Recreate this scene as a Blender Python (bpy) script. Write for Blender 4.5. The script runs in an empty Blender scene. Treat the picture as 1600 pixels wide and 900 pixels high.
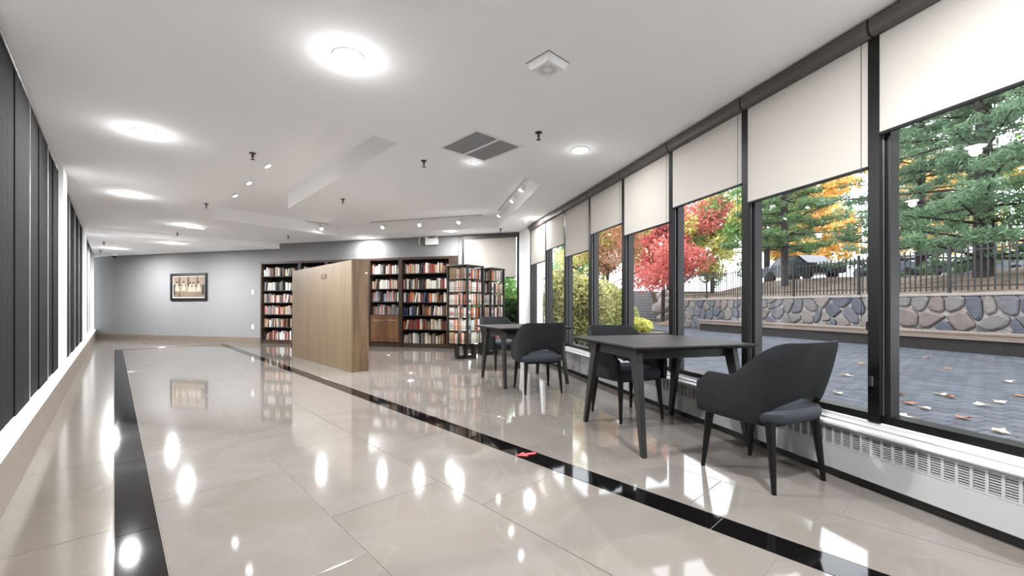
import bpy, bmesh, math, random
import numpy as np
from mathutils import Vector, Matrix
from mathutils.geometry import tessellate_polygon
scn = bpy.context.scene
col = scn.collection
random.seed(7)
# ------------------------------------------------------------------ camera, sky, exposure
cam_d = bpy.data.cameras.new('camera'); cam = bpy.data.objects.new('camera', cam_d); col.objects.link(cam)
cam.location = (0, 0, 1.05); cam.rotation_euler = (math.pi/2, 0, 0)
cam_d.sensor_width = 36; cam_d.lens = 660/1600*36; cam_d.shift_y = 27/1600
cam_d.clip_start = 0.05; cam_d.clip_end = 300
scn.camera = cam
wd = bpy.data.worlds.new('sky'); scn.world = wd; wd.use_nodes = True
bg = wd.node_tree.nodes['Background']; bg.inputs[0].default_value = (0.90, 0.95, 1.0, 1); bg.inputs[1].default_value = .92
sun_d = bpy.data.lights.new('sun', 'SUN'); sun_d.energy = 0.5; sun_d.angle = math.radians(1.5); sun_d.color = (1, .96, .9)
sun = bpy.data.objects.new('sun', sun_d); col.objects.link(sun); sun.rotation_euler = (math.radians(57), 0, math.radians(108))
vs = scn.view_settings; vs.view_transform = 'Standard'; vs.look = 'None'; vs.gamma = 1; vs.use_curve_mapping = False; vs.exposure = 2.6
DOWN_W = 26.0      # power of one recessed downlight
SPOT_W = 24.0      # power of one track head
H = 2.74           # ceiling
# ------------------------------------------------------------------ frames of the building (hexagonal plan)
AL, AR, AW = math.radians(43.30), math.radians(14.93), math.radians(-15.2)
OW = (-6.99, 11.75)
def fr(a, x, y, o=(0, 0)):
    c, s = math.cos(a), math.sin(a); return (o[0]+c*x-s*y, o[1]+s*x+c*y)
def Lf(p, t): return fr(AL, p, t)
def Rf(p, t): return fr(AR, p, t)
def Wf(s, y): return fr(AW, s, y, OW)
def inv(a, X, Y, o=(0, 0)):
    c, s = math.cos(a), math.sin(a); X -= o[0]; Y -= o[1]; return (c*X+s*Y, -s*X+c*Y)
# ------------------------------------------------------------------ materials
def srgb(r, g, b):
    f = lambda v: (v/12.92 if v <= .04045 else ((v+.055)/1.055)**2.4)
    return (f(r/255), f(g/255), f(b/255), 1)
def mat(name, c, rough=.5, metal=0, spec=.5, var=0, vscale=6, bump=0, bscale=60, emit=0, rnd=0, stretch=None, coat=0, c2=None, trans=0):
    m = bpy.data.materials.new(name); m.use_nodes = True
    nt = m.node_tree; N = nt.nodes; K = nt.links; b = N['Principled BSDF']
    b.inputs['Base Color'].default_value = c; b.inputs['Roughness'].default_value = rough
    b.inputs['Metallic'].default_value = metal; b.inputs['Specular IOR Level'].default_value = spec
    if coat: b.inputs['Coat Weight'].default_value = coat
    tc = N.new('ShaderNodeTexCoord'); mp = N.new('ShaderNodeMapping'); K.new(tc.outputs['Object'], mp.inputs[0])
    if stretch: mp.inputs['Scale'].default_value = stretch
    src = None
    if var or c2:
        nz = N.new('ShaderNodeTexNoise'); nz.inputs['Scale'].default_value = vscale; nz.inputs['Detail'].default_value = 6
        K.new(mp.outputs[0], nz.inputs[0])
        rp = N.new('ShaderNodeValToRGB'); rp.color_ramp.elements[0].position = .32; rp.color_ramp.elements[1].position = .68
        lo = c2 if c2 else tuple(x*(1-var) for x in c[:3])+(1,)
        hi = c if c2 else tuple(min(1, x*(1+var)) for x in c[:3])+(1,)
        rp.color_ramp.elements[0].color = lo; rp.color_ramp.elements[1].color = hi
        K.new(nz.outputs[0], rp.inputs[0]); src = rp.outputs[0]
    if rnd:
        g = N.new('ShaderNodeNewGeometry') if rnd > 0 else N.new('ShaderNodeObjectInfo')
        hs = N.new('ShaderNodeHueSaturation'); mr = N.new('ShaderNodeMapRange')
        mr.inputs[3].default_value = 1-abs(rnd); mr.inputs[4].default_value = 1+abs(rnd)
        K.new(g.outputs['Random Per Island'] if rnd > 0 else g.outputs['Random'], mr.inputs[0]); K.new(mr.outputs[0], hs.inputs['Value'])
        if src: K.new(src, hs.inputs['Color'])
        else: hs.inputs['Color'].default_value = c
        src = hs.outputs[0]
    if src: K.new(src, b.inputs['Base Color'])
    if bump:
        n2 = N.new('ShaderNodeTexNoise'); n2.inputs['Scale'].default_value = bscale; n2.inputs['Detail'].default_value = 4; K.new(mp.outputs[0], n2.inputs[0])
        bp = N.new('ShaderNodeBump'); bp.inputs['Strength'].default_value = bump; bp.inputs['Distance'].default_value = .01
        K.new(n2.outputs[0], bp.inputs['Height']); K.new(bp.outputs[0], b.inputs['Normal'])
    if emit:
        b.inputs['Emission Color'].default_value = c; b.inputs['Emission Strength'].default_value = emit
    if trans:
        out = N['Material Output']; tr = N.new('ShaderNodeBsdfTranslucent'); mx = N.new('ShaderNodeMixShader'); mx.inputs[0].default_value = trans
        if src: K.new(src, tr.inputs[0])
        else: tr.inputs[0].default_value = c
        K.new(b.outputs[0], mx.inputs[1]); K.new(tr.outputs[0], mx.inputs[2]); K.new(mx.outputs[0], out.inputs[0])
    return m
def glass_mat(name, tint=(1, 1, 1, 1), ior=1.45):
    m = bpy.data.materials.new(name); m.use_nodes = True; nt = m.node_tree; N = nt.nodes; K = nt.links
    N.remove(N['Principled BSDF']); out = N['Material Output']
    t = N.new('ShaderNodeBsdfTransparent'); t.inputs[0].default_value = tint
    g = N.new('ShaderNodeBsdfGlossy'); g.inputs['Roughness'].default_value = 0.0
    lw = N.new('ShaderNodeLayerWeight'); lw.inputs[0].default_value = .5
    pw_ = N.new('ShaderNodeMath'); pw_.operation = 'POWER'; pw_.inputs[1].default_value = 5; K.new(lw.outputs['Facing'], pw_.inputs[0])
    fz = N.new('ShaderNodeMath'); fz.operation = 'MULTIPLY_ADD'; fz.inputs[1].default_value = .5; fz.inputs[2].default_value = .022; K.new(pw_.outputs[0], fz.inputs[0])
    mx = N.new('ShaderNodeMixShader'); K.new(fz.outputs[0], mx.inputs[0]); K.new(t.outputs[0], mx.inputs[1]); K.new(g.outputs[0], mx.inputs[2]); K.new(mx.outputs[0], out.inputs[0])
    return m
def tile_mat(name, c, c2, vein, rough):
    m = mat(name, c, rough, spec=.5); nt = m.node_tree; N = nt.nodes; K = nt.links; b = N['Principled BSDF']
    tc = N.new('ShaderNodeTexCoord'); oi = N.new('ShaderNodeObjectInfo')
    ad = N.new('ShaderNodeVectorMath'); ad.operation = 'ADD'; sc = N.new('ShaderNodeVectorMath'); sc.operation = 'SCALE'; sc.inputs[3].default_value = 1
    cb = N.new('ShaderNodeCombineXYZ'); ml = N.new('ShaderNodeMath'); ml.operation = 'MULTIPLY'; ml.inputs[1].default_value = 37
    K.new(oi.outputs['Random'], ml.inputs[0]); K.new(ml.outputs[0], cb.inputs[0]); K.new(ml.outputs[0], cb.inputs[2])
    K.new(tc.outputs['Object'], ad.inputs[0]); K.new(cb.outputs[0], ad.inputs[1])
    n1 = N.new('ShaderNodeTexNoise'); n1.inputs['Scale'].default_value = 1.6; n1.inputs['Detail'].default_value = 8; n1.inputs['Distortion'].default_value = 1.2
    K.new(ad.outputs[0], n1.inputs[0])
    r1 = N.new('ShaderNodeValToRGB'); r1.color_ramp.elements[0].position = .35; r1.color_ramp.elements[1].position = .65
    r1.color_ramp.elements[0].color = c2; r1.color_ramp.elements[1].color = c; K.new(n1.outputs[0], r1.inputs[0])
    n2 = N.new('ShaderNodeTexNoise'); n2.inputs['Scale'].default_value = .9; n2.inputs['Detail'].default_value = 3; n2.inputs['Distortion'].default_value = 2.5
    K.new(ad.outputs[0], n2.inputs[0])
    r2 = N.new('ShaderNodeValToRGB'); e = r2.color_ramp.elements; e[0].position = .485; e[0].color = (0, 0, 0, 1); e[1].position = .5; e[1].color = (.3, .3, .3, 1)
    e.new(.515).color = (0, 0, 0, 1); K.new(n2.outputs[0], r2.inputs[0])
    mx = N.new('ShaderNodeMixRGB'); mx.inputs[2].default_value = vein; K.new(r2.outputs[0], mx.inputs[0]); K.new(r1.outputs[0], mx.inputs[1])
    K.new(mx.outputs[0], b.inputs['Base Color'])
    return m
def wood_mat(name, c, c2, rough=.45, axis=2, sc=9):
    m = mat(name, c, rough, spec=.4); nt = m.node_tree; N = nt.nodes; K = nt.links; b = N['Principled BSDF']
    tc = N.new('ShaderNodeTexCoord'); mp = N.new('ShaderNodeMapping'); s = [sc, sc, sc]; s[axis] = sc*.09; mp.inputs['Scale'].default_value = s
    K.new(tc.outputs['Object'], mp.inputs[0])
    n1 = N.new('ShaderNodeTexNoise'); n1.inputs['Scale'].default_value = 1.0; n1.inputs['Detail'].default_value = 7; n1.inputs['Distortion'].default_value = .6; K.new(mp.outputs[0], n1.inputs[0])
    n2 = N.new('ShaderNodeTexNoise'); n2.inputs['Scale'].default_value = 9; n2.inputs['Detail'].default_value = 3; K.new(mp.outputs[0], n2.inputs[0])
    r = N.new('ShaderNodeValToRGB'); r.color_ramp.elements[0].position = .3; r.color_ramp.elements[1].position = .7
    r.color_ramp.elements[0].color = c2; r.color_ramp.elements[1].color = c; K.new(n1.outputs[0], r.inputs[0])
    mx = N.new('ShaderNodeMixRGB'); mx.blend_type = 'MULTIPLY'; mx.inputs[0].default_value = .35; K.new(r.outputs[0], mx.inputs[1]); K.new(n2.outputs[0], mx.inputs[2])
    K.new(mx.outputs[0], b.inputs['Base Color'])
    return m
M = {}
M['tile'] = tile_mat('polished_greige_tile', srgb(105, 100, 96), srgb(99, 93, 88), srgb(114, 110, 106), .06)
M['tile_tan'] = tile_mat('taupe_border_tile', srgb(96, 89, 81), srgb(90, 83, 75), srgb(105, 97, 90), .14)
M['granite'] = mat('black_granite', srgb(9, 8, 8), .05, spec=.3, var=.4, vscale=90)
M['grout'] = mat('grout', srgb(120, 114, 108), .8)
M['ceil'] = mat('white_ceiling_paint', srgb(251, 251, 252), .9, spec=.2)
M['wgrey'] = mat('pale_grey_wall_paint', srgb(129, 129, 130), .85, spec=.2)
M['wwhite'] = mat('white_wall_paint', srgb(238, 238, 238), .7, spec=.3)
M['taupe'] = mat('taupe_stone_base', srgb(116, 105, 95), .45, var=.08, vscale=9)
M['ledge'] = mat('white_solid_ledge', srgb(222, 222, 222), .4)
M['frame'] = mat('black_window_frame', srgb(7, 7, 7), .4, spec=.25)
M['sash'] = mat('dark_bronze_sash', srgb(46, 45, 45), .35, metal=.5)
M['alu'] = mat('aluminium_edge', srgb(190, 190, 190), .35, metal=.9)
M['cass'] = mat('taupe_blind_cassette', srgb(82, 76, 74), .5)
M['blind'] = mat('cream_screen_fabric', srgb(206, 202, 196), .85, spec=.1, bump=.15, bscale=500, trans=.35)
M['glass'] = glass_mat('window_glass')
M['curtain'] = mat('charcoal_curtain_fabric', srgb(21, 20, 19), .95, spec=.1, var=.35, vscale=70, bump=.5, bscale=160)
M['heater'] = mat('white_enamel', srgb(158, 158, 158), .4)
M['slot'] = mat('heater_dark_inside', srgb(38, 36, 36), .7)
M['black'] = mat('black_plastic', srgb(9, 9, 9), .5)
M['wtrim'] = mat('white_plastic', srgb(240, 240, 240), .45)
M['lens'] = mat('lit_lens', (1, .95, .86, 1), .5, emit=14)
M['lenscool'] = mat('lit_spot_lens', (1, .98, .95, 1), .5, emit=22)
M['ventd'] = mat('dark_vent_inside', srgb(88, 88, 88), .8)
M['vent'] = mat('vent_slat_grey', srgb(160, 160, 160), .6)
M['brass'] = mat('sprinkler_dark_metal', srgb(70, 66, 64), .4, metal=.6)
M['oak'] = wood_mat('light_oak_veneer', srgb(114, 98, 75), srgb(100, 83, 62), .45)
M['oakend'] = wood_mat('oak_end_grain', srgb(116, 94, 69), srgb(72, 53, 37), .45, 2, 11)
M['dwood'] = wood_mat('dark_walnut_case', srgb(72, 55, 42), srgb(48, 36, 27), .45)
M['door'] = wood_mat('brown_oak_door', srgb(134, 98, 68), srgb(104, 74, 50), .4)
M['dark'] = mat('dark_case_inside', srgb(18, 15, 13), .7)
M['chrome'] = mat('brushed_nickel', srgb(210, 208, 204), .25, metal=1)
M['uph'] = mat('charcoal_blue_upholstery', srgb(24, 25, 27), .85, spec=.25, var=.18, vscale=9, bump=.1, bscale=300)
M['uphseat'] = mat('slate_seat_cloth', srgb(44, 46, 53), .8, spec=.3, bump=.1, bscale=300)
M['leg'] = mat('black_lacquer_leg', srgb(8, 8, 8), .4, spec=.3)
M['ttop'] = wood_mat('grey_stained_table_top', srgb(46, 45, 45), srgb(37, 36, 36), .5, 1, 7); M['ttop'].node_tree.nodes['Principled BSDF'].inputs['Specular IOR Level'].default_value = .08
M['tleg'] = wood_mat('grey_stained_table_leg', srgb(40, 39, 38), srgb(30, 29, 29), .4)
M['rack'] = mat('dark_brown_rack', srgb(28, 23, 20), .5)
M['wire'] = mat('black_wire', srgb(12, 11, 11), .45, metal=.3)
M['page'] = mat('book_pages', srgb(232, 226, 214), .85)
M['red'] = mat('red_sticker', srgb(206, 42, 44), .5)
M['paver'] = mat('blue_grey_paver', srgb(54, 58, 66), .75, var=.16, vscale=7, rnd=-.3, bump=.3, bscale=40)
M['pavers'] = mat('blue_grey_pavers_far', srgb(54, 58, 66), .75, rnd=.3)
M['joint'] = mat('paving_sand', srgb(58, 60, 68), .95)
M['mortar'] = mat('pale_mortar', srgb(150, 144, 138), .95)
M['cap'] = mat('concrete_cap', srgb(130, 124, 118), .85, var=.08)
M['benchw'] = mat('weathered_timber', srgb(112, 98, 88), .7, var=.15, vscale=4, stretch=(8, 1, 8))
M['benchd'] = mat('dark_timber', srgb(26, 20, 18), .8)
M['iron'] = mat('black_iron', srgb(10, 10, 11), .5)
M['soil'] = mat('leaf_litter_slope', srgb(118, 101, 86), .95, c2=srgb(72, 58, 48), vscale=2.5, bump=.6, bscale=9)
M['bark'] = mat('pine_bark', srgb(44, 38, 36), .9, var=.3, vscale=8, bump=.8, bscale=14)
M['rockm'] = mat('grey_boulder', srgb(118, 112, 107), .85, var=.2, vscale=3, bump=.5, bscale=8)
M['stepm'] = mat('grey_timber_step', srgb(98, 97, 97), .8, var=.12, vscale=5)
M['bwhite'] = mat('pale_rendered_wall', srgb(214, 222, 228), .8)
def leafm(n, c, r=.35): return mat(n, c, .6, spec=.3, rnd=r, trans=.5)
M['pine1'] = leafm('pine_needles_green', srgb(106, 134, 92)); M['pine2'] = leafm('pine_needles_bluish', srgb(108, 134, 104))
M['maple'] = leafm('red_maple_leaves', srgb(206, 122, 114)); M['mapleo'] = leafm('orange_leaves', srgb(188, 146, 110))
M['yell'] = leafm('yellow_green_leaves', srgb(202, 200, 120)); M['hedge'] = leafm('olive_hedge_leaves', srgb(180, 178, 124), .5)
M['green'] = leafm('broadleaf_green', srgb(130, 168, 100)); M['gold'] = leafm('golden_autumn_leaves', srgb(222, 186, 112))
M['leafb'] = leafm('fallen_leaf', srgb(176, 132, 104)); M['leafp'] = leafm('pale_fallen_leaf', srgb(206, 196, 180))
M['dkgreen'] = leafm('dark_green_leaves', srgb(52, 74, 44))
M['carp'] = mat('dark_car_paint', srgb(48, 54, 66), .2, metal=.4); M['carl'] = mat('silver_car_paint', srgb(150, 156, 166), .25, metal=.5)
M['carg'] = mat('car_glass', srgb(60, 70, 80), .1); M['tyre'] = mat('tyre_rubber', srgb(24, 24, 24), .8)
BOOKC = [('cream', (226, 218, 200)), ('white', (236, 234, 230)), ('black', (34, 32, 32)), ('brown', (112, 78, 58)), ('dark red', (140, 44, 42)),
         ('orange', (216, 112, 66)), ('grey', (142, 138, 136)), ('tan', (190, 164, 132)), ('navy', (52, 62, 92)), ('green', (86, 100, 80)), ('pink', (206, 150, 140)), ('pale blue', (164, 178, 192))]
for n, c in BOOKC: M['bk_'+n] = mat('book_cover_'+n.replace(' ', '_'), srgb(*[k*.86 for k in c]), .55)
STONEC = [(96, 92, 91), (75, 78, 84), (99, 88, 85), (84, 82, 87), (106, 99, 95), (67, 70, 78)]
for i, c in enumerate(STONEC): M['stone%d' % i] = mat('wall_stone_%d' % i, srgb(*c), .8, var=.2, vscale=5, bump=.4, bscale=14)
# ------------------------------------------------------------------ mesh builder
class MB:
    def __init__(s): s.v = []; s.f = []; s.mi = []
    def add(s, vs_, fs, m=0):
        o = len(s.v); s.v += [tuple(map(float, q)) for q in vs_]
        for q in fs: s.f.append(tuple(i+o for i in q)); s.mi.append(m)
        return s
    def box(s, x0, x1, y0, y1, z0, z1, m=0):
        return s.add([(x0, y0, z0), (x1, y0, z0), (x1, y1, z0), (x0, y1, z0), (x0, y0, z1), (x1, y0, z1), (x1, y1, z1), (x0, y1, z1)],
                     [(0, 3, 2, 1), (4, 5, 6, 7), (0, 1, 5, 4), (1, 2, 6, 5), (2, 3, 7, 6), (3, 0, 4, 7)], m)
    def cbox(s, x0, x1, y0, y1, z0, z1, b, m=0):          # box with a chamfered upper rim
        vs_ = [(x0, y0, z0), (x1, y0, z0), (x1, y1, z0), (x0, y1, z0), (x0, y0, z1-b), (x1, y0, z1-b), (x1, y1, z1-b), (x0, y1, z1-b),
               (x0+b, y0+b, z1), (x1-b, y0+b, z1), (x1-b, y1-b, z1), (x0+b, y1-b, z1)]
        fs = [(0, 3, 2, 1), (8, 9, 10, 11)]
        for i in range(4):
            j = (i+1) % 4; fs += [(i, j, j+4, i+4), (i+4, j+4, j+8, i+8)]
        return s.add(vs_, fs, m)
    def prism(s, poly, z0, z1, m=0):
        n = len(poly); s.add([(x, y, z0) for x, y in poly]+[(x, y, z1) for x, y in poly],
            [tuple(range(n-1, -1, -1)), tuple(range(n, 2*n))]+[(i, (i+1) % n, (i+1) % n+n, i+n) for i in range(n)], m); return s
    def ext(s, prof, y0, y1, m=0):                         # profile in x,z extruded along y
        n = len(prof); s.add([(x, y0, z) for x, z in prof]+[(x, y1, z) for x, z in prof],
            [tuple(range(n)), tuple(range(2*n-1, n-1, -1))]+[(i, i+n, (i+1) % n+n, (i+1) % n) for i in range(n)], m); return s
    def hexa(s, b, t, m=0):                                # bottom quad, top quad
        return s.add(list(b)+list(t), [(0, 3, 2, 1), (4, 5, 6, 7), (0, 1, 5, 4), (1, 2, 6, 5), (2, 3, 7, 6), (3, 0, 4, 7)], m)
    def tube(s, a, b, r0, r1=None, n=10, m=0):
        r1 = r0 if r1 is None else r1; a = Vector(a); b = Vector(b); d = (b-a).normalized()
        u = d.orthogonal().normalized(); w = d.cross(u)
        vs_ = []
        for c, r in ((a, r0), (b, r1)):
            for i in range(n):
                t = 2*math.pi*i/n; vs_.append(c+u*math.cos(t)*r+w*math.sin(t)*r)
        s.add(vs_, [(i, (i+1) % n, (i+1) % n+n, i+n) for i in range(n)]+[tuple(range(n-1, -1, -1)), tuple(range(n, 2*n))], m); return s
    def lathe(s, prof, n=20, m=0, c=(0, 0, 0)):            # profile r,z
        vs_ = []; k = len(prof)
        for i in range(n):
            t = 2*math.pi*i/n
            for r, z in prof: vs_.append((c[0]+r*math.cos(t), c[1]+r*math.sin(t), c[2]+z))
        fs = []
        for i in range(n):
            j = (i+1) % n
            for q in range(k-1): fs.append((i*k+q, j*k+q, j*k+q+1, i*k+q+1))
        s.add(vs_, fs, m); return s
    def mesh(s, name, mats, smooth=False, bevel=0):
        me = bpy.data.meshes.new(name); me.from_pydata(s.v, [], s.f)
        for q in (mats if isinstance(mats, (list, tuple)) else [mats]): me.materials.append(q)
        if any(s.mi): me.polygons.foreach_set('material_index', s.mi)
        bm = bmesh.new(); bm.from_mesh(me); bmesh.ops.recalc_face_normals(bm, faces=bm.faces)
        if bevel: bmesh.ops.bevel(bm, geom=bm.edges[:], offset=bevel, segments=2, affect='EDGES', clamp_overlap=True)
        bm.to_mesh(me); bm.free()
        if smooth:
            me.polygons.foreach_set('use_smooth', [True]*len(me.polygons))
            try: me.set_sharp_from_angle(angle=math.radians(35))
            except Exception: pass
        return me
    def build(s, name, mats, parent=None, smooth=False, bevel=0, loc=None, rz=None):
        return link(name, s.mesh(name, mats, smooth, bevel), parent, loc, rz)
def link(name, me, parent=None, loc=None, rz=None, scale=None):
    o = bpy.data.objects.new(name, me); col.objects.link(o)
    if parent: o.parent = parent
    if loc: o.location = loc
    if rz is not None: o.rotation_euler = (0, 0, rz)
    if scale: o.scale = scale
    return o
def tag(o, label, cat, group=None, kind=None):
    o['label'] = label; o['category'] = cat
    if group: o['group'] = group
    if kind: o['kind'] = kind
    return o
def thing(name, label, cat, loc=(0, 0, 0), rz=0, group=None):
    return tag(link(name, None, None, loc, rz), label, cat, group)
def struct(o, label=None):
    o['kind'] = 'structure'
    if label: o['label'] = label
    return o
def copy_tree(o, parent=None):
    c = o.copy(); col.objects.link(c); c.parent = parent
    for ch in o.children: copy_tree(ch, c)
    return c
def clip(poly, nx, ny, d):                                 # keep nx*x+ny*y <= d
    out = []
    for i in range(len(poly)):
        a, b = poly[i], poly[(i+1) % len(poly)]; da = nx*a[0]+ny*a[1]-d; db = nx*b[0]+ny*b[1]-d
        if da <= 0: out.append(a)
        if (da < 0) != (db < 0) and abs(da-db) > 1e-12:
            k = da/(da-db); out.append((a[0]+(b[0]-a[0])*k, a[1]+(b[1]-a[1])*k))
    return out
def area(p): return .5*abs(sum(p[i][0]*p[(i+1) % len(p)][1]-p[(i+1) % len(p)][0]*p[i][1] for i in range(len(p)))) if len(p) > 2 else 0
def halfplanes(pl, wy, pr, yb):
    cL, sL = math.cos(AL), math.sin(AL); cR, sR = math.cos(AR), math.sin(AR)
    n = (-math.sin(AW), math.cos(AW))
    return [(-cL, -sL, -pl), (n[0], n[1], n[0]*OW[0]+n[1]*OW[1]+wy), (cR, sR, pr), (0, -1, -yb)]
def roompoly(pl, wy, pr, yb):
    p = [(-40, -40), (40, -40), (40, 40), (-40, 40)]
    for h in halfplanes(pl, wy, pr, yb): p = clip(p, *h)
    return p
# ------------------------------------------------------------------ floor
FH = halfplanes(-.405, 0.0, 2.70, -3.0)
floor = struct(MB().prism(roompoly(-.41, .40, 2.72, -3.02), -.12, -.003).build('floor', M['grout']), 'polished greige tile floor with black granite border')
TG = .0016
tile_cache = {}
def lay(p0, p1, t0, t1, m):
    rect = [Lf(p0+TG, t0+TG), Lf(p1-TG, t0+TG), Lf(p1-TG, t1-TG), Lf(p0+TG, t1-TG)]
    a0 = area(rect); q = rect
    for h in FH: q = clip(q, *h)
    if area(q) < .002: return
    if abs(area(q)-a0) < 1e-6:
        key = (round(p1-p0, 3), round(t1-t0, 3), m)
        if key not in tile_cache:
            w, l = (p1-p0)/2-TG, (t1-t0)/2-TG
            tile_cache[key] = MB().cbox(-w, w, -l, l, -.006, 0, .0012).mesh('tile', M[m])
        c = Lf((p0+p1)/2, (t0+t1)/2); link('tile', tile_cache[key], floor, (c[0], c[1], 0), AL)
    else:
        cx = sum(v[0] for v in q)/len(q); cy = sum(v[1] for v in q)/len(q)
        MB().prism([(x-cx, y-cy) for x, y in q], -.006, 0).build('tile', M[m], floor, loc=(cx, cy, 0))
TE = 13.45; S0, S1, S2, S3 = 0, .157, 2.036, 2.196
LT = 1.21
def column(p0, p1, off, ta, tb, m):
    k = math.floor((ta-off)/LT); t = off+k*LT
    while t < tb:
        a, b = max(t, ta), min(t+LT, tb)
        if b-a > .02: lay(p0, p1, a, b, m)
        t += LT
column(-.405, S0, .3, -6, 19.5, 'tile_tan')
column(S0, S1, 2.62-1.21, -4, TE, 'granite'); column(S2, S3, .805, -4, TE, 'granite')
for k in range(2): lay(S0+k*1.098, S0+(k+1)*1.098, TE, TE+.155, 'granite')
cw = (S2-S1)/3
for i in range(3): column(S1+i*cw, S1+(i+1)*cw, (1.72, 2.137, 1.73)[i], -4, TE, 'tile')
for i in range(4): column(S0+i*.549, S0+(i+1)*.549, .4*i, TE+.155, 20, 'tile')
p = S3; i = 0
while p < 9:
    w = .446 if i == 0 else .627
    column(p, p+w, (.98, .4, 1.0)[i % 3], -6, 20, 'tile'); p += w; i += 1
# red arrow sticker
ar = [(-.075, -.018), (.0, -.018), (.0, -.045), (.075, 0), (.0, .045), (.0, .018), (-.075, .018)]
tag(MB().prism(ar, .0004, .0012).build('floor_arrow', M['red'], loc=Lf(2.112, 2.10)+(0,), rz=math.radians(200)), 'red arrow sticker on the black granite floor strip', 'sticker')
# ------------------------------------------------------------------ ceiling with a raised U-shaped channel
RISE = .25
CH = [(-1.75, 3.79), (-5.86, 8.12), (-4.27, 10.33), (-.29, 9.14), (.42, 5.87), (.07, 5.52), (-.30, 7.29), (-2.82, 7.75), (-3.89, 7.34), (-1.19, 4.41)]
outer = roompoly(-.75, .42, 2.86, -3.05)
v3 = [[Vector((x, y, 0)) for x, y in outer], [Vector((x, y, 0)) for x, y in CH]]
flat = outer+CH
b = MB(); b.add([(x, y, H) for x, y in flat], tessellate_polygon(v3))
n = len(CH)
b.add([(x, y, H) for x, y in CH]+[(x, y, H+RISE) for x, y in CH], [(i, (i+1) % n, (i+1) % n+n, i+n) for i in range(n)])
b.add([(x, y, H+RISE) for x, y in CH], tessellate_polygon([[Vector((x, y, 0)) for x, y in CH]]))
b.add([(x, y, H+RISE+.1) for x, y in outer], [tuple(range(len(outer)))])
ceiling = struct(b.build('ceiling', M['ceil']), 'white ceiling with a raised channel')
low = roompoly(-.45, .0, 2.80, -3)
low = clip(low, math.sin(AL), -math.cos(AL), -12.8)
struct(MB().prism(low, 2.60, H+.02).build('ceiling_low', M['ceil']), 'lower white ceiling at the far end'); bpy.data.objects['ceiling_low'].name = 'ceiling.001'
# ------------------------------------------------------------------ back wall, bookcase recess, end window
b = MB(); b.box(-8, 0, 0, .2, 0, H); b.box(0, 5.9, 0, .42, 2.25, H); b.box(0, 5.9, .40, .5, 0, 2.25); b.box(5.88, 6.0, .02, .45, 0, H)
struct(b.build('wall_back', M['wgrey'], loc=OW+(0,), rz=AW), 'pale grey back wall with a bulkhead over the bookcases')
struct(MB().box(-7.4, -.03, -.014, 0, 0, .15).build('baseboard_back', M['taupe'], loc=OW+(0,), rz=AW), 'taupe stone baseboard of the grey wall')
def empty_s(name, loc, rz):
    return struct(link(name, None, None, loc, rz))
we = empty_s('window_12', OW+(0,), AW); we['label'] = 'end window beside the book racks'
b = MB(); b.box(6.0, 6.06, .0, .10, 0, H); b.box(7.36, 7.44, .0, .10, 0, H); b.box(6.06, 7.36, 0, .10, 0, .12); b.box(6.06, 7.36, 0, .1, H-.06, H); b.build('window_frame', M['sash'], we)
MB().box(6.06, 7.36, .05, .056, .12, H-.06).build('pane', M['glass'], we)
# corner column
cA, cB = Wf(7.42, .0), Rf(2.68, 8.70)
cpoly = [Wf(7.42, -.02), Rf(2.70, 8.66), Rf(3.0, 8.75), Wf(7.9, .4), Wf(7.42, .3)]
struct(MB().prism(cpoly, 0, H).build('wall_corner', M['wwhite']), 'white corner column between the end window and the window wall')
# ------------------------------------------------------------------ left wall: ledge, columns, dark windows
GL = -.536
ld = struct(MB().box(-.62, -.405, -6, 19, 0, .278).build('wall_left', M['taupe'], rz=AL), 'low wall under the dark windows with white ledge')
MB().box(-.70, -.40, -6, 19, .278, .293).build('ledge', M['ledge'], ld, bevel=.003)
MB().box(-.66, GL+.03, -6, 19, 2.66, H).build('header', M['frame'], ld)
for i, (t0, t1) in enumerate(((7.43, 7.95), (12.75, 13.3), (18.2, 18.6))):
    struct(MB().box(-.66, -.445, t0, t1, .293, H).build('trim_%d' % (i+1), M['wwhite'], rz=AL), ('nearer', 'farther', 'farthest')[i]+' white column of the left window wall')
tl = [-5.1+1.27*k for k in range(19)]
tl = [-2.54, -1.28, -.02, 1.25, 2.52, 3.79, 5.06, 6.33, 7.43, 7.95, 9.2, 10.4, 11.6, 12.75, 13.3, 14.9, 16.5, 18.2]
cnames = {5: 'leftmost at the picture edge', 6: 'between the two bright window edges', 7: 'right before the nearer white column', 9: 'just past the nearer white column', 10: 'second past the nearer white column', 11: 'third past the nearer white column', 12: 'last before the farther white column'}
wn = 20
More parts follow.
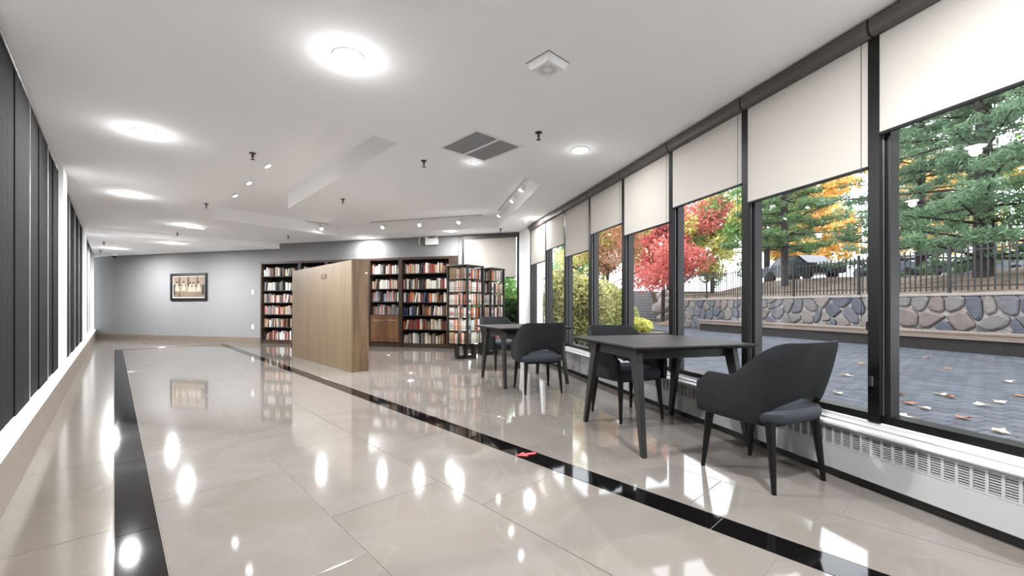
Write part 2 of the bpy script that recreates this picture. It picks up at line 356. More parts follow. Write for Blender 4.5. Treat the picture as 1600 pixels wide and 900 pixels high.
for i in range(len(tl)-1):
    t0, t1 = tl[i], tl[i+1]
    if (t0, t1) in ((7.43, 7.95), (12.75, 13.3)): continue
    w = struct(link('window_%d' % wn, None, None, (0, 0, 0), AL), 'dark curtained window of the left wall'); wn += 1
    b = MB(); b.box(GL-.05, GL+.01, t0, t0+.05, .293, 2.66); b.box(GL-.05, GL+.01, t1-.02, t1, .293, 2.66); b.box(GL-.05, GL+.01, t0+.05, t1-.02, .293, .34); b.build('window_frame', M['frame'], w)
    MB().box(GL+.01, GL+.053, t0-.004, t0+.004, .293, 2.66).build('edge_trim', M['alu'], w)
    MB().box(GL-.022, GL-.018, t0+.05, t1-.02, .34, 2.66).build('pane', M['glass'], w)
    if t0 > 3 and i in cnames:
        # heavy drawn curtain: two overlapping leaves with soft folds
        cv = thing('curtain', 'dark charcoal curtain '+cnames[i]+' of the left wall', 'curtain', Lf(GL+.045, (t0+t1)/2)+(.296,), AL, 'charcoal curtains along the left wall')
        half = (t1-t0)/2
        for sgn in (-1, 1):
            bb = MB(); N_ = 26; ya, yb = (-half, .03) if sgn < 0 else (-.03, half); th = .004
            pts = []
            for k in range(N_+1):
                y = ya+(yb-ya)*k/N_; x = .0008*math.sin(k*math.pi*2/6.5+i)+(.004 if sgn > 0 else -.003)
                pts.append((x, y))
            poly = [(x, y) for x, y in pts]+[(x-th, y) for x, y in reversed(pts)]
            m_ = len(poly); K2 = N_+1
            vs_ = [(x, y, z) for z in (0, 2.355) for x, y in poly]
            fs = [(k, k+1, k+1+m_, k+m_) for k in range(m_-1)]+[(m_-1, 0, m_, 2*m_-1)]
            for k in range(N_): fs += [(k, m_-1-k, m_-2-k, k+1), (k+m_, k+1+m_, 2*m_-2-k, 2*m_-1-k)]
            bb.add(vs_, fs).build('curtain_leaf', M['curtain'], cv, smooth=True)
        MB().tube((0, -half, 2.362), (0, half, 2.362), .010, n=8).build('rail', M['black'], cv)
struct(MB().box(-1.1, -1.0, -6, 19, -.2, 3).build('wall_outer', M['curtain'], rz=AL), 'dark outer screen behind the left windows')
# wall behind the camera
struct(MB().box(-6, 6, -3.2, -3.0, 0, H).build('wall_rear', M['wwhite']), 'white wall behind the viewer')
# ------------------------------------------------------------------ right window wall
PG = 2.78
wr = struct(MB().box(2.72, 2.95, -7, 8.8, -.15, .36).build('wall_right', M['wwhite'], rz=AR), 'low wall under the windows')
MB().box(2.68, 2.95, -7, 8.75, 2.715, H+.1).build('header', M['frame'], wr)
mt = [8.655-.9645*k for k in range(14)]
ZB = [1.89, 2.08, 1.85, 2.07, 1.90, 2.03, 1.86, 2.04]
ordn = ['first', 'second', 'third', 'fourth', 'fifth', 'sixth', 'seventh', 'eighth']
fab_cache = {}
for k in range(13):
    t1, t0 = mt[k], mt[k+1]
    w = struct(link('window_%d' % (k+1 if k < 11 else k+2), None, None, Rf(0, 0)+(0,), AR), 'tall black-framed window of the right wall')
    b = MB(); b.box(2.705, 2.84, t1-.075, t1-.012, .36, 2.73); b.build('mullion', M['frame'], w)
    b = MB(); b.box(2.75, 2.82, t1-.104, t1-.075, .40, 2.70); b.box(2.755, 2.82, t0-.012, t0+.006, .40, 2.70); b.build('sash', M['sash'], w)
    MB().box(2.735, 2.738, t1-.079, t1-.073, .40, 2.70).build('edge_trim', M['alu'], w)
    MB().box(2.725, 2.84, t0-.012, t1-.075, .36, .405).build('bottom_rail', M['frame'], w)
    MB().box(PG, PG+.006, t0+.0, t1-.10, .405, 2.70).build('pane', M['glass'], w)
    if k == 6:
        MB().box(2.735, 2.75, t0+.02-.0, t0+.02+.004, .9, .95).build('latch_plate', M['chrome'], w)
    if k < 8:
        r = thing('roller_blind', '%s roller blind from the white corner column, %s' % (ordn[k], 'pulled lower' if ZB[k] < 1.95 else 'raised higher'), 'blind', Rf(2.70, (t0+t1)/2-.0435)+(ZB[k],), AR, 'roller blinds along the window wall')
        hw = (t1-t0)/2-.006; zt = 2.725-ZB[k]
        prof = [(-.045, zt), (-.045, zt-.055), (-.036, zt-.082), (-.015, zt-.098), (.03, zt-.098), (.03, zt)]
        MB().ext(prof, -hw, hw).build('cassette', M['cass'], r, bevel=.002)
        fw = .45
        MB().box(.006, .0068, -fw, fw, .016, zt-.09).build('fabric', M['blind'], r)
        MB().box(-.004, .018, -fw-.004, fw+.004, 0, .018).build('bottom_bar', M['frame'], r, bevel=.003)
        MB().tube((-.004, -fw+.03, zt-.1), (-.004, -fw+.03, .55-ZB[k]+.4), .0016, n=5).build('pull_chain', M['sash'], r)
        if k == 6: MB().box(-.012, .006, -hw-.012, -hw+.012, .57-ZB[k], .63-ZB[k]).build('chain_holder', M['chrome'], r, bevel=.003)
r = thing('roller_blind', 'wide roller blind of the end window behind the book racks', 'blind', Wf(6.71, -.03)+(1.69,), AW, 'roller blinds along the window wall')
MB().box(-.69, .70, -.03, .03, .94, 1.04).build('cassette', M['cass'], r, bevel=.006)
MB().box(-.65, .64, .0, .0008, .016, .95).build('fabric', M['blind'], r); MB().box(-.655, .645, -.01, .012, 0, .016).build('bottom_bar', M['frame'], r)
# heater cover
ht = thing('baseboard_heater', 'long white baseboard heater with slotted grille under the windows', 'heater', Rf(2.56, 0)+(0,), AR)
T0, T1 = -3.0, 8.64
MB().box(.035, .15, T0, T1, 0, .055).build('kick_base', M['black'], ht)
MB().box(0, .02, T0, T1, .055, .195).build('front_panel', M['heater'], ht, bevel=.002)
MB().ext([(-.012, .318), (-.014, .326), (-.008, .336), (.05, .342), (.05, .35), (.19, .355), (.19, .33), (.02, .322), (.02, .315), (.0, .315)], T0, T1).build('top_cap', M['heater'], ht, smooth=True)
MB().box(.030, .034, T0, T1, .19, .32).build('grille_backing', M['slot'], ht)
MB().box(.002, .018, T0, T1, .192, .205).build('grille_rail', M['heater'], ht); MB().box(.002, .018, T0, T1, .303, .316).build('grille_rail', M['heater'], ht)
b = MB(); pitch = .054
b.box(.002, .014, -.006, .006, .205, .303)
for q in range(8):
    z = .2085+q*.0122; b.add([(.004, .007, z), (.004, pitch-.007, z), (.012, pitch-.007, z+.001), (.012, .007, z+.001), (.004, .007, z+.005), (.004, pitch-.007, z+.005), (.012, pitch-.007, z+.006), (.012, .007, z+.006)],
       [(0, 3, 2, 1), (4, 5, 6, 7), (0, 1, 5, 4), (1, 2, 6, 5), (2, 3, 7, 6), (3, 0, 4, 7)])
gm = b.mesh('grille_cell', M['heater'])
k = 0; t = .75
while t < 8.55:
    link('grille_cell', gm, ht, (0, t, 0)); t += pitch; k += 1
# ------------------------------------------------------------------ bookcases and books
def bookcase(s0, s1, name, label, shelves, doors=False, zb=.10):
    t = thing('bookcase', label, 'bookcase', Wf((s0+s1)/2, 0)+(0,), AW)
    w = (s1-s0)/2; st = .045
    MB().box(-w, -w+st, -.012, .385, 0, 2.25).build('side_panel', M['dwood'], t, bevel=.002); MB().box(w-st, w, -.012, .385, 0, 2.25).build('side_panel', M['dwood'], t, bevel=.002)
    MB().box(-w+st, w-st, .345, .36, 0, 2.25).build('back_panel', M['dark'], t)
    MB().box(-w+st, w-st, -.008, .345, 2.19, 2.25).build('top_rail', M['dwood'], t, bevel=.002)
    MB().box(-w+st, w-st, .0, .03, 0, zb-.02).build('plinth', M['dwood'], t, bevel=.002)
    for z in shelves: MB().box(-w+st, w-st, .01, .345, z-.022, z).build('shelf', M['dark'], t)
    if doors:
        MB().box(-w+st, w-st, .0, .345, .745, .79).build('counter_rail', M['door'], t, bevel=.003)
        for sg in (-1, 1):
            d = MB(); x0, x1 = (-w+st+.004, -.003) if sg < 0 else (.003, w-st-.004)
            d.box(x0, x1, .0, .022, .12, .74)
            d = d.build('door', M['door'], t, bevel=.002)
            pn = MB(); f_ = .06
            pn.hexa([(x0+f_, .0, .12+f_), (x1-f_, .0, .12+f_), (x1-f_, .0, .74-f_), (x0+f_, .0, .74-f_)], [(x0+f_+.02, -.010, .14+f_), (x1-f_-.02, -.010, .14+f_), (x1-f_-.02, -.010, .72-f_), (x0+f_+.02, -.010, .72-f_)])
            pn.build('raised_panel', M['door'], d)
            hx = -sg*.0+sg*.028
            hd = MB(); hd.tube((hx, -.03, .53), (hx, -.03, .66), .007, n=8); hd.tube((hx, 0, .545), (hx, -.03, .545), .005, n=6); hd.tube((hx, 0, .645), (hx, -.03, .645), .005, n=6)
            hd.build('handle', M['chrome'], d, smooth=True)
    return t
SH6 = [.10, .452, .80, 1.128, 1.46, 1.85]
bookcase(0.0, 1.296, 'A', 'leftmost dark wood bookcase beside the blank grey wall', SH6)
bookcase(1.30, 2.15, 'B', 'second bookcase from the left, mostly behind the tall oak partition', SH6)
bookcase(2.154, 3.43, 'C', 'middle bookcase almost wholly hidden behind the tall oak partition', SH6)
bookcase(3.434, 4.335, 'D', 'bookcase with two panelled cupboard doors below its shelves', [.81, 1.146, 1.468, 1.845], True, .12)
bookcase(4.339, 5.70, 'E', 'rightmost dark wood bookcase behind the book racks, shelves to the floor', SH6)
MB().prism([Wf(5.70, -.0), Wf(5.89, .02), Wf(5.89, .08), Wf(5.70, .1)], 0, 2.25).build('filler_panel', M['dwood'], [o for o in col.objects if o.name.startswith('bookcase')][-1])
fp = bpy.data.objects['filler_panel']; pb = fp.parent
for v in fp.data.vertices:
    x, y = inv(AW, v.co.x, v.co.y, (pb.location.x, pb.location.y)); v.co.x, v.co.y = x, y
def book_mesh(c):      # unit book: spine towards -y, x thickness, y depth, z height, all 0..1
    b = MB(); b.box(0, .1, .06, 1, 0, 1); b.box(.9, 1, .06, 1, 0, 1)
    b.add([(0, .06, 0), (.25, .0, 0), (.75, .0, 0), (1, .06, 0), (1, .1, 0), (0, .1, 0), (0, .06, 1), (.25, 0, 1), (.75, 0, 1), (1, .06, 1), (1, .1, 1), (0, .1, 1)],
          [(0, 1, 7, 6), (1, 2, 8, 7), (2, 3, 9, 8), (3, 4, 10, 9), (5, 0, 6, 11), (0, 5, 4, 3, 2, 1), (6, 7, 8, 9, 10, 11)])
    b.box(.1, .9, .1, .97, .02, .97, 1)
    return b.mesh('book', [M['bk_'+c], M['page']])
ORD = ['first', 'second', 'third', 'fourth', 'fifth', 'sixth', 'seventh', 'eighth', 'ninth', 'tenth', 'eleventh', 'twelfth', 'thirteenth', 'fourteenth']
cnt = {}
def nth(c, where):
    k = cnt.get((c, where), 0); cnt[(c, where)] = k+1; return ORD[min(k, 13)]
BK = {n: book_mesh(n) for n, _ in BOOKC}
shelfname = ['bottom', 'second from bottom', 'third from bottom', 'third from top', 'second from top', 'top']
def fill(s0, s1, z, clear, pal, where, nbooks, seed):
    rd = random.Random(seed); s = s0; base = (s1-s0)/nbooks
    names = [c for c, k in pal for _ in range(k)]
    while s < s1-.03:
        th = base*rd.uniform(.6, 1.4); hh = rd.uniform(.68, .96)*clear; dp = rd.uniform(.15, .2)
        if rd.random() < .035: s += th*rd.uniform(.5, 1.2); continue
        c = rd.choice(names); X = Wf(s, .035+rd.uniform(0, .03)); o = link('book', BK[c], None, (X[0], X[1], z), AW, (th*.93, dp, hh))
        if rd.random() < .10:
            o.rotation_euler = (0, rd.uniform(.06, .2), AW); o.scale.z *= .96; s += .25*th+math.sin(o.rotation_euler[1])*hh*.75
        tag(o, '%s %s-spined book from left on the %s' % (nth(c, where), c, where), 'book', 'books on the '+where); s += th
P_A = [('cream', 3), ('white', 3), ('brown', 2), ('dark red', 1), ('grey', 2), ('tan', 2), ('black', 1), ('pink', 1)]
P_B = [('white', 4), ('grey', 4), ('cream', 2), ('black', 1), ('green', 1)]
P_C = [('pink', 2), ('cream', 3), ('dark red', 1), ('tan', 3), ('white', 2), ('brown', 2), ('grey', 2)]
P_D = [('cream', 3), ('white', 3), ('brown', 2), ('black', 2), ('orange', 1), ('tan', 2), ('dark red', 2), ('navy', 1)]
P_R = [('orange', 3), ('dark red', 3), ('brown', 2), ('cream', 2), ('white', 2), ('tan', 2), ('black', 1)]
P_P = [('pale blue', 3), ('grey', 3), ('brown', 2), ('pink', 2), ('white', 2), ('navy', 1)]
for i, z in enumerate(SH6):
    pals = [P_A, P_C, P_C, P_C, P_B, P_A]
    fill(.055, 1.12, z, .27, pals[i], shelfname[i]+' shelf of the leftmost bookcase', 19, 10+i)
    pals = [P_A, P_R, P_D, P_D, P_A, P_D]
    fill(4.39, 5.64, z, .28, pals[i], shelfname[i]+' shelf of the rightmost bookcase', 23, 30+i)
for i, z in enumerate([.81, 1.146, 1.468, 1.845]):
    fill(3.49, 4.28, z, .28, [P_P, P_P, P_D, P_A][i], ['lowest', 'second lowest', 'second highest', 'highest'][i]+' shelf above the cupboard doors', 14, 50+i)
fill(1.36, 1.66, 1.85, .26, P_B, 'top shelf peeking over the oak partition', 6, 60)
# ------------------------------------------------------------------ tall oak partition (back of a shelving unit) and book cart
pt = thing('partition_unit', 'tall freestanding light oak shelving unit seen from its plain back', 'partition', Lf(2.84, 8.02)+(0,), AL)
MB().box(-.14, -.115, -1.5, 1.51, .0, 1.76).build('back_panel', M['oak'], pt, bevel=.002)
MB().box(-.115, .14, -1.5, -1.47, 0, 1.76).build('end_panel', M['oakend'], pt, bevel=.002); MB().box(-.115, .14, 1.48, 1.51, 0, 1.76).build('end_panel', M['oakend'], pt, bevel=.002)
MB().box(-.115, .14, -1.47, 1.48, 1.735, 1.76).build('top_panel', M['oak'], pt)
for z in (.08, .42, .75, 1.08, 1.40): MB().box(-.115, .135, -1.47, 1.48, z-.02, z).build('shelf', M['oak'], pt)
MB().box(.10, .135, -1.47, 1.48, 0, .06).build('plinth', M['oak'], pt)
MB().box(-.148, -.14, -.42, -.17, 1.52, 1.60).build('name_plate', mat('brown_plate', srgb(70, 55, 38), .5), pt)
MB().box(.085, .115, -1.503, -1.5, 1.555, 1.575).build('paper_tag', M['wtrim'], pt)
ct = thing('book_cart', 'grey and black book cart peeking out behind the oak partition', 'cart', Lf(3.08, 9.83)+(0,), AL)
for x in (-.22, .22):
    for y in (-.2, .2):
        cs = MB(); cs.tube((x-.014, y, .045), (x+.014, y, .045), .045, n=14); cs = cs.build('caster', M['black'], ct, smooth=True)
        MB().box(x-.02, x+.02, y-.02, y+.02, .06, .10).build('caster_fork', M['chrome'], cs)
MB().box(-.25, -.235, -.23, .23, .10, .78).build('end_panel', M['dark'], ct); MB().box(.235, .25, -.23, .23, .10, .78).build('end_panel', M['dark'], ct)
MB().box(-.26, -.25, -.235, -.225, .1, .8).build('edge_strip', M['wtrim'], ct)
for z in (.12, .42, .7): MB().box(-.235, .235, -.22, .22, z, z+.02).build('shelf', M['dark'], ct)
# ------------------------------------------------------------------ spinning book racks
def rack(x, y, rz, label, which, seed, sides):
    rd = random.Random(seed)
    t = thing('book_rack', label, 'book rack', (x, y, 0), rz, 'revolving book racks')
    W_ = .25
    MB().box(-.03, .03, -.03, .03, .05, 1.84).build('post', M['rack'], t, bevel=.003)
    for a in (0, math.pi/2):
        b = MB(); b.box(-.26, .26, -.025, .025, 0, .045); b.box(-.26, -.215, -.025, .025, .045, .27); b.box(.215, .26, -.025, .025, .045, .27); b.box(-.26, .26, -.025, .025, .25, .29)
        b.build('foot_frame', M['rack'], t, bevel=.003, rz=a)
    MB().cbox(-.27, .27, -.27, .27, 1.81, 1.84, .01).build('top_board', M['rack'], t)
    tiers = [.30+.252*k for k in range(6)]
    for z in tiers:
        MB().box(-.20, .20, -.20, .20, z-.004, z).build('tier_tray', M['wire'], t)
    for s_ in range(4):
        for z in tiers:
            b = MB()
            for zz in (.004, .05, .085): b.tube((-W_, -W_-.002, z+zz), (W_-.02, -W_-.002, z+zz), .0028, n=5)
            b.tube((-W_, -W_-.002, z), (-W_, -W_-.002, z+.10), .003, n=5); b.tube((W_-.02, -W_-.002, z), (W_-.02, -W_-.002, z+.10), .003, n=5)
            b.tube((-W_, -W_, z+.002), (-W_, -.19, z+.002), .003, n=5); b.tube((W_-.02, -W_, z+.002), (W_-.02, -.19, z+.002), .003, n=5)
            for q in range(5): xx = -W_+q*.095+.03; b.tube((xx, -W_, z+.002), (xx, -.19, z+.002), .0025, n=4)
            b.build('wire_pocket', M['wire'], t, rz=s_*math.pi/2)
    for s_ in range(4): 
        a = s_*math.pi/2; c, q = math.cos(a), math.sin(a); px, py = (W_-.005), -W_+.005
        MB().box(c*px-q*py-.018, c*px-q*py+.018, q*px+c*py-.018, q*px+c*py+.018, .29, 1.82).build('corner_post', M['rack'], t)
    for s_, sname in sides:
        a = rz+s_*math.pi/2
        for ti, z in enumerate(tiers):
            wh = '%s, %s tier' % (which+' '+sname, ['lowest', 'second', 'third', 'fourth', 'fifth', 'highest'][ti])
            # one cover facing out
            cn = rd.choice(['orange', 'white', 'cream', 'tan', 'pink', 'white', 'brown', 'pale blue', 'grey']); hh = rd.uniform(.195, .22)
            xx = -W_+.012; wdt = rd.uniform(.13, .15)
            def put(lx, ly, sc, rot, c, lab):
                gx, gy = fr(a, lx, ly, (x, y)); o = link('paperback', BK[c], None, (gx, gy, z+.003), a+rot, sc)
                tag(o, lab, 'book', 'paperbacks in the revolving racks'); return o
            o = put(xx+wdt, -W_+.028, (.022, wdt, hh), math.pi/2, cn, '%s paperback facing cover out on %s' % (cn, wh))
            # a print block on the cover is built as thin panels of the jacket
            if rd.random() < .7:
                c2 = rd.choice([n for n, _ in BOOKC if n != cn]); z0 = rd.uniform(.15, .4); z1 = z0+rd.uniform(.25, .4)
                MB().box(-.05, 0, .15, .85, z0, z1).build('cover_panel', M['bk_'+c2], o)
            xx += wdt+.008
            while xx < W_-.05:
                th = rd.uniform(.022, .042); c = rd.choice(['white', 'cream', 'black', 'tan', 'white', 'cream', 'brown', 'dark red', 'grey', 'orange'])
                put(xx, -W_+.006+rd.uniform(0, .01), (th*.94, .05, rd.uniform(.185, .222)), 0, c, '%s %s-spined paperback from the left on %s' % (nth(c, wh), c, wh)); xx += th
rack(-.93, 8.42, math.radians(-32), 'nearer revolving book rack with orange paperbacks, dark base frame', 'the nearer rack', 3, ((0, 'left side'), (1, 'right side')))
rack(-.52, 9.10, math.radians(-32), 'farther revolving book rack nearer the end window', 'the farther rack', 5, ((0, 'left side'), (1, 'right side')))
# ------------------------------------------------------------------ tables
def table(cx, cy, rz, label):
    t = thing('square_table', label, 'table', (cx, cy, 0), rz, 'grey stained square tables')
    hx, hy = .515, .55; z1 = .762
    b = MB(); e = .03
    vs_ = [(-hx+e, -hy+e, z1-.03), (hx-e, -hy+e, z1-.03), (hx-e, hy-e, z1-.03), (-hx+e, hy-e, z1-.03), (-hx, -hy, z1-.01), (hx, -hy, z1-.01), (hx, hy, z1-.01), (-hx, hy, z1-.01), (-hx+.003, -hy+.003, z1), (hx-.003, -hy+.003, z1), (hx-.003, hy-.003, z1), (-hx+.003, hy-.003, z1)]
    fs = [(0, 3, 2, 1), (8, 9, 10, 11)]
    for i in range(4):
        j = (i+1) % 4; fs += [(i, j, j+4, i+4), (i+4, j+4, j+8, i+8)]
    b.add(vs_, fs).build('table_top', M['ttop'], t)
    oy = -.06
    for sx in (-1, 1):
        MB().box(sx*.40-.011, sx*.40+.011, -.30+oy, .30+oy, .655, z1-.03).build('apron', M['tleg'], t)
    for sy in (-1, 1):
        MB().box(-.36, .36, sy*.30-.011+oy, sy*.30+.011+oy, .655, z1-.03).build('apron', M['tleg'], t)
    for sx in (-1, 1):
        for sy in (-1, 1):
            tx, ty, fx, fy = sx*.41, sy*.315+oy, sx*.443, sy*.47+oy
            w0, w1, d0, d1 = .024, .017, .052, .02
            b = MB(); b.hexa([(fx-w1, fy-d1, 0), (fx+w1, fy-d1, 0), (fx+w1, fy+d1, 0), (fx-w1, fy+d1, 0)],
                             [(tx-w0, ty-d0, z1-.03), (tx+w0, ty-d0, z1-.03), (tx+w0, ty+d0, z1-.03), (tx-w0, ty+d0, z1-.03)])
            b.build('leg', M['tleg'], t, bevel=.003)
    return t
c = Rf(2.07, 3.11); table(c[0], c[1], AR, 'nearer grey stained square table by the windows with splayed legs')
c = Rf(1.66, 5.72); table(c[0], c[1], AR+.12, 'farther grey stained square table in front of the book racks')
# ------------------------------------------------------------------ armchairs
def chair_parts():
    # plan path of the shell (outer), from left arm front round the back to right arm front; y forward
    def path(s):
        a = abs(s); sg = -1 if s < 0 else 1
        hw = .285; yb = -.255; R_ = .20
        # lengths: half back straight (hw-R), arc, arm straight
        l1 = hw-R_; l2 = R_*math.pi/2; l3 = .305; tot = l1+l2+l3; d = a*tot
        if d < l1: x, y, nx, ny = d, yb, 0, -1
        elif d < l1+l2:
            q = (d-l1)/R_; x = l1+R_*math.sin(q); y = yb+R_-R_*math.cos(q); nx, ny = math.sin(q), -math.cos(q)
        else: x, y, nx, ny = hw-.02*((d-l1-l2)/l3)**2, yb+R_+(d-l1-l2), 1, 0
        return sg*x, y, sg*nx, ny
    def sm(x): x = max(0, min(1, x)); return x*x*(3-2*x)
    def ztop(s): a = abs(s); return .845-.21*sm((a-.24)/.42)-.012*sm((a-.85)/.15)*6*(1 if a > .85 else 0)
    def zbot(s): a = abs(s); return .372+.158*max(0, 1-(a/.40)**2)**.6 if a < .40 else .372
    def lean(s, z):       # the back leans outwards with height, the arms only a little
        a = abs(s); k = .22*(1-sm((a-.15)/.5))+.03; return k*max(0, z-.40)
    NS, NZ, TH = 72, 12, .042
    b = MB(); vo, vi = [], []
    for i in range(NS+1):
        s = -1+2*i/NS; x, y, nx, ny = path(s); zb, zt = zbot(s), ztop(s)
        for k in range(NZ+1):
            z = zb+(zt-zb)*k/NZ; o = lean(s, z); bul = .008*math.sin(math.pi*k/NZ)
            taper = TH*(1-.35*k/NZ)
            edge = 1 if 0 < k < NZ else .75
            vo.append((x+nx*(o+bul)-nx*taper*.5*(1-edge), y+ny*(o+bul)-ny*taper*.5*(1-edge), z))
            vi.append((x+nx*(o-taper)+nx*taper*.5*(1-edge), y+ny*(o-taper)+ny*taper*.5*(1-edge), z))
    K = NZ+1; off = len(vo); fs = []
    for i in range(NS):
        for k in range(NZ):
            a_, b_, c_, d_ = i*K+k, (i+1)*K+k, (i+1)*K+k+1, i*K+k+1
            fs += [(a_, b_, c_, d_), (off+a_, off+d_, off+c_, off+b_)]
        fs += [(i*K+NZ, (i+1)*K+NZ, off+(i+1)*K+NZ, off+i*K+NZ), (i*K, off+i*K, off+(i+1)*K, (i+1)*K)]
    for i in (0, NS):
        for k in range(NZ): fs.append((i*K+k, i*K+k+1, off+i*K+k+1, off+i*K+k))
    b.add(vo+vi, fs); shell = b.mesh('shell', M['uph'], smooth=True)
    # seat cushion
    def outline(g, n=40):
        pts = []
        for i in range(n):
            t = 2*math.pi*i/n; c_, s_ = math.cos(t), math.sin(t); e = .55
            pts.append((math.copysign(abs(c_)**e, c_)*(.255+g), .0+math.copysign(abs(s_)**e, s_)*(.262+g)))
        return pts
    sb = MB(); n = 40; levels = [(-.02, .375), (.0, .385), (.012, .41), (.012, .44), (.0, .458), (-.03, .468), (-.1, .474)]
    vs_ = [(x, y, z) for g, z in levels for x, y in outline(g)]
    fs = [(j*n+i, j*n+(i+1) % n, (j+1)*n+(i+1) % n, (j+1)*n+i) for j in range(len(levels)-1) for i in range(n)]+[tuple(range(n-1, -1, -1)), tuple(range((len(levels)-1)*n, len(levels)*n))]
    seat = sb.add(vs_, fs).mesh('seat', M['uphseat'], smooth=True)
    rail = MB().box(-.2, .2, -.2, .2, .355, .38).mesh('seat_frame', M['leg'])
    legs = []
    for sx in (-1, 1):
        for sy in (-1, 1):
            legs.append(MB().tube((sx*.228, sy*.238, 0), (sx*.205, sy*.20, .385), .0125, .027, n=14).mesh('leg', M['leg'], smooth=True))
    return shell, seat, rail, legs
CP = chair_parts()
def chair(cx, cy, face, label):        # face: world angle the sitter looks along
    t = thing('armchair', label, 'chair', (cx, cy, 0), face-math.pi/2, 'charcoal upholstered armchairs')
    link('shell', CP[0], t); link('seat', CP[1], t); link('seat_frame', CP[2], t)
    for l in CP[3]: link('leg', l, t)
c = Rf(2.19, 2.16); chair(c[0], c[1], AR+math.pi/2+.17, 'nearest charcoal armchair, back turned, by the near end of the nearer table')
c = Rf(2.10, 3.63); chair(c[0], c[1], AR-math.pi/2+.10, 'charcoal armchair tucked behind the nearer table, facing the viewer')
c = Rf(1.65, 4.97); chair(c[0], c[1], AR+math.pi/2+.0, 'charcoal armchair with its back turned, at the farther table')
chair(-.19, 7.12, math.atan2(-.86, .51), 'charcoal armchair between the farther table and the book racks')
# ------------------------------------------------------------------ ceiling fittings
def downlight(x, y, z, label, r=.085, warm=True, w=1.0):
    t = thing('downlight', label, 'ceiling light', (x, y, z), 0, 'recessed ceiling downlights')
    MB().lathe([(r+.018, 0), (r+.018, -.006), (r+.004, -.010), (r, -.004), (r*.97, 0)], 28).build('trim_ring', M['wtrim'], t, smooth=True)
    MB().lathe([(r*.98, -.0005), (r*.9, -.003), (.0001, -.006)], 28).build('lens', M['lens'] if warm else M['lenscool'], t, smooth=True)
    for kind, e_, z_ in (('AREA', .955, -.014), ('POINT', .045, -.06)):
        ld_ = bpy.data.lights.new('bulb', kind); ld_.energy = DOWN_W*w*e_; ld_.color = (.98, .99, 1.0)
        if kind == 'AREA': ld_.shape = 'DISK'; ld_.size = r*1.8
        else: ld_.shadow_soft_size = .05
        o = bpy.data.objects.new('bulb', ld_); col.objects.link(o); o.parent = t; o.location = (0, 0, z_)
for x, y, lb in [(-1.11, 2.87, 'largest recessed downlight near the viewer, left of the square detector'), (-3.59, 4.12, 'recessed downlight nearest the left window wall'),
                 (-5.83, 6.45, 'recessed downlight next to the nearer white left column'), (.74, 4.59, 'recessed downlight near the window blinds, right of the vent'),
                 (-6.88, 8.92, 'recessed downlight beyond the left corner of the raised channel'), (.34, 8.2, 'recessed downlight by the corner column and blinds'),
                 (-3.70, 10.55, 'recessed downlight close to the grey bulkhead over the bookcases'), (-1.4, 9.62, 'recessed downlight above the emergency lamp')]:
    downlight(x, y, H, lb, w=.14 if x > .3 else .28 if (y > 9 and x > -5) else 1)
downlight(-.45, 5.0, H, 'tiny bright downlight just beyond the ceiling vent', .032, False, .06)
downlight(-8.49, 10.55, 2.60, 'right downlight of two in the low far ceiling'); downlight(-10.83, 11.49, 2.60, 'left downlight of two in the low far ceiling')
for x, y, lb in ((1.2, 1.2, 'just overhead by the windows'), (-1.6, .2, 'just overhead by the left wall'), (-.2, -1.6, 'behind the viewer in the middle'), (2.2, -1.6, 'behind the viewer by the windows')):  # unseen extra downlights, added to brighten the room
    downlight(x, y, H, 'added unseen downlight '+lb)
def sprinkler(x, y, z, label):
    t = thing('sprinkler', label, 'sprinkler', (x, y, z), random.uniform(0, 3), 'ceiling sprinklers')
    MB().lathe([(.036, 0), (.034, -.006), (.012, -.010), (.012, -.02)], 16).build('escutcheon', M['brass'], t, smooth=True)
    b = MB(); b.tube((0, 0, -.01), (0, 0, -.045), .011, n=8); b.tube((.012, 0, -.03), (.004, 0, -.068), .004, n=6); b.tube((-.012, 0, -.03), (-.004, 0, -.068), .004, n=6)
    b.build('frame', M['brass'], t, smooth=True)
    MB().lathe([(.0001, -.068), (.022, -.070), (.022, -.073), (.0001, -.075)], 14).build('deflector', M['brass'], t, smooth=True)
for x, y, lb in [(.26, 4.13, 'sprinkler right of the ceiling vent'), (-2.88, 4.69, 'sprinkler left of the raised channel, nearest'), (-1.03, 4.94, 'sprinkler left of the ceiling vent'),
                 (-2.69, 6.72, 'sprinkler in the middle of the inner ceiling panel'), (-5.08, 7.02, 'sprinkler by the far left corner of the raised channel'),
                 (-7.82, 9.87, 'sprinkler just before the low far ceiling'), (-.25, 9.3, 'sprinkler above the end window'), (-5.46, 10.3, 'sprinkler before the grey wall step')]:
    sprinkler(x, y, H, lb)
sprinkler(-10.0, 10.35, 2.60, 'right sprinkler of two in the low far ceiling'); sprinkler(-11.6, 11.9, 2.60, 'left sprinkler of two in the low far ceiling')
t = thing('dome_camera', 'small dome camera on the low ceiling by the grey wall', 'camera', (-12.0, 12.75, 2.60))
MB().lathe([(.08, 0), (.08, -.05), (.07, -.06), (.0001, -.06)], 20).build('housing', M['wtrim'], t, smooth=True)
MB().lathe([(.06, -.06), (.05, -.095), (.025, -.115), (.0001, -.12)], 20).build('dome', M['black'], t, smooth=True)
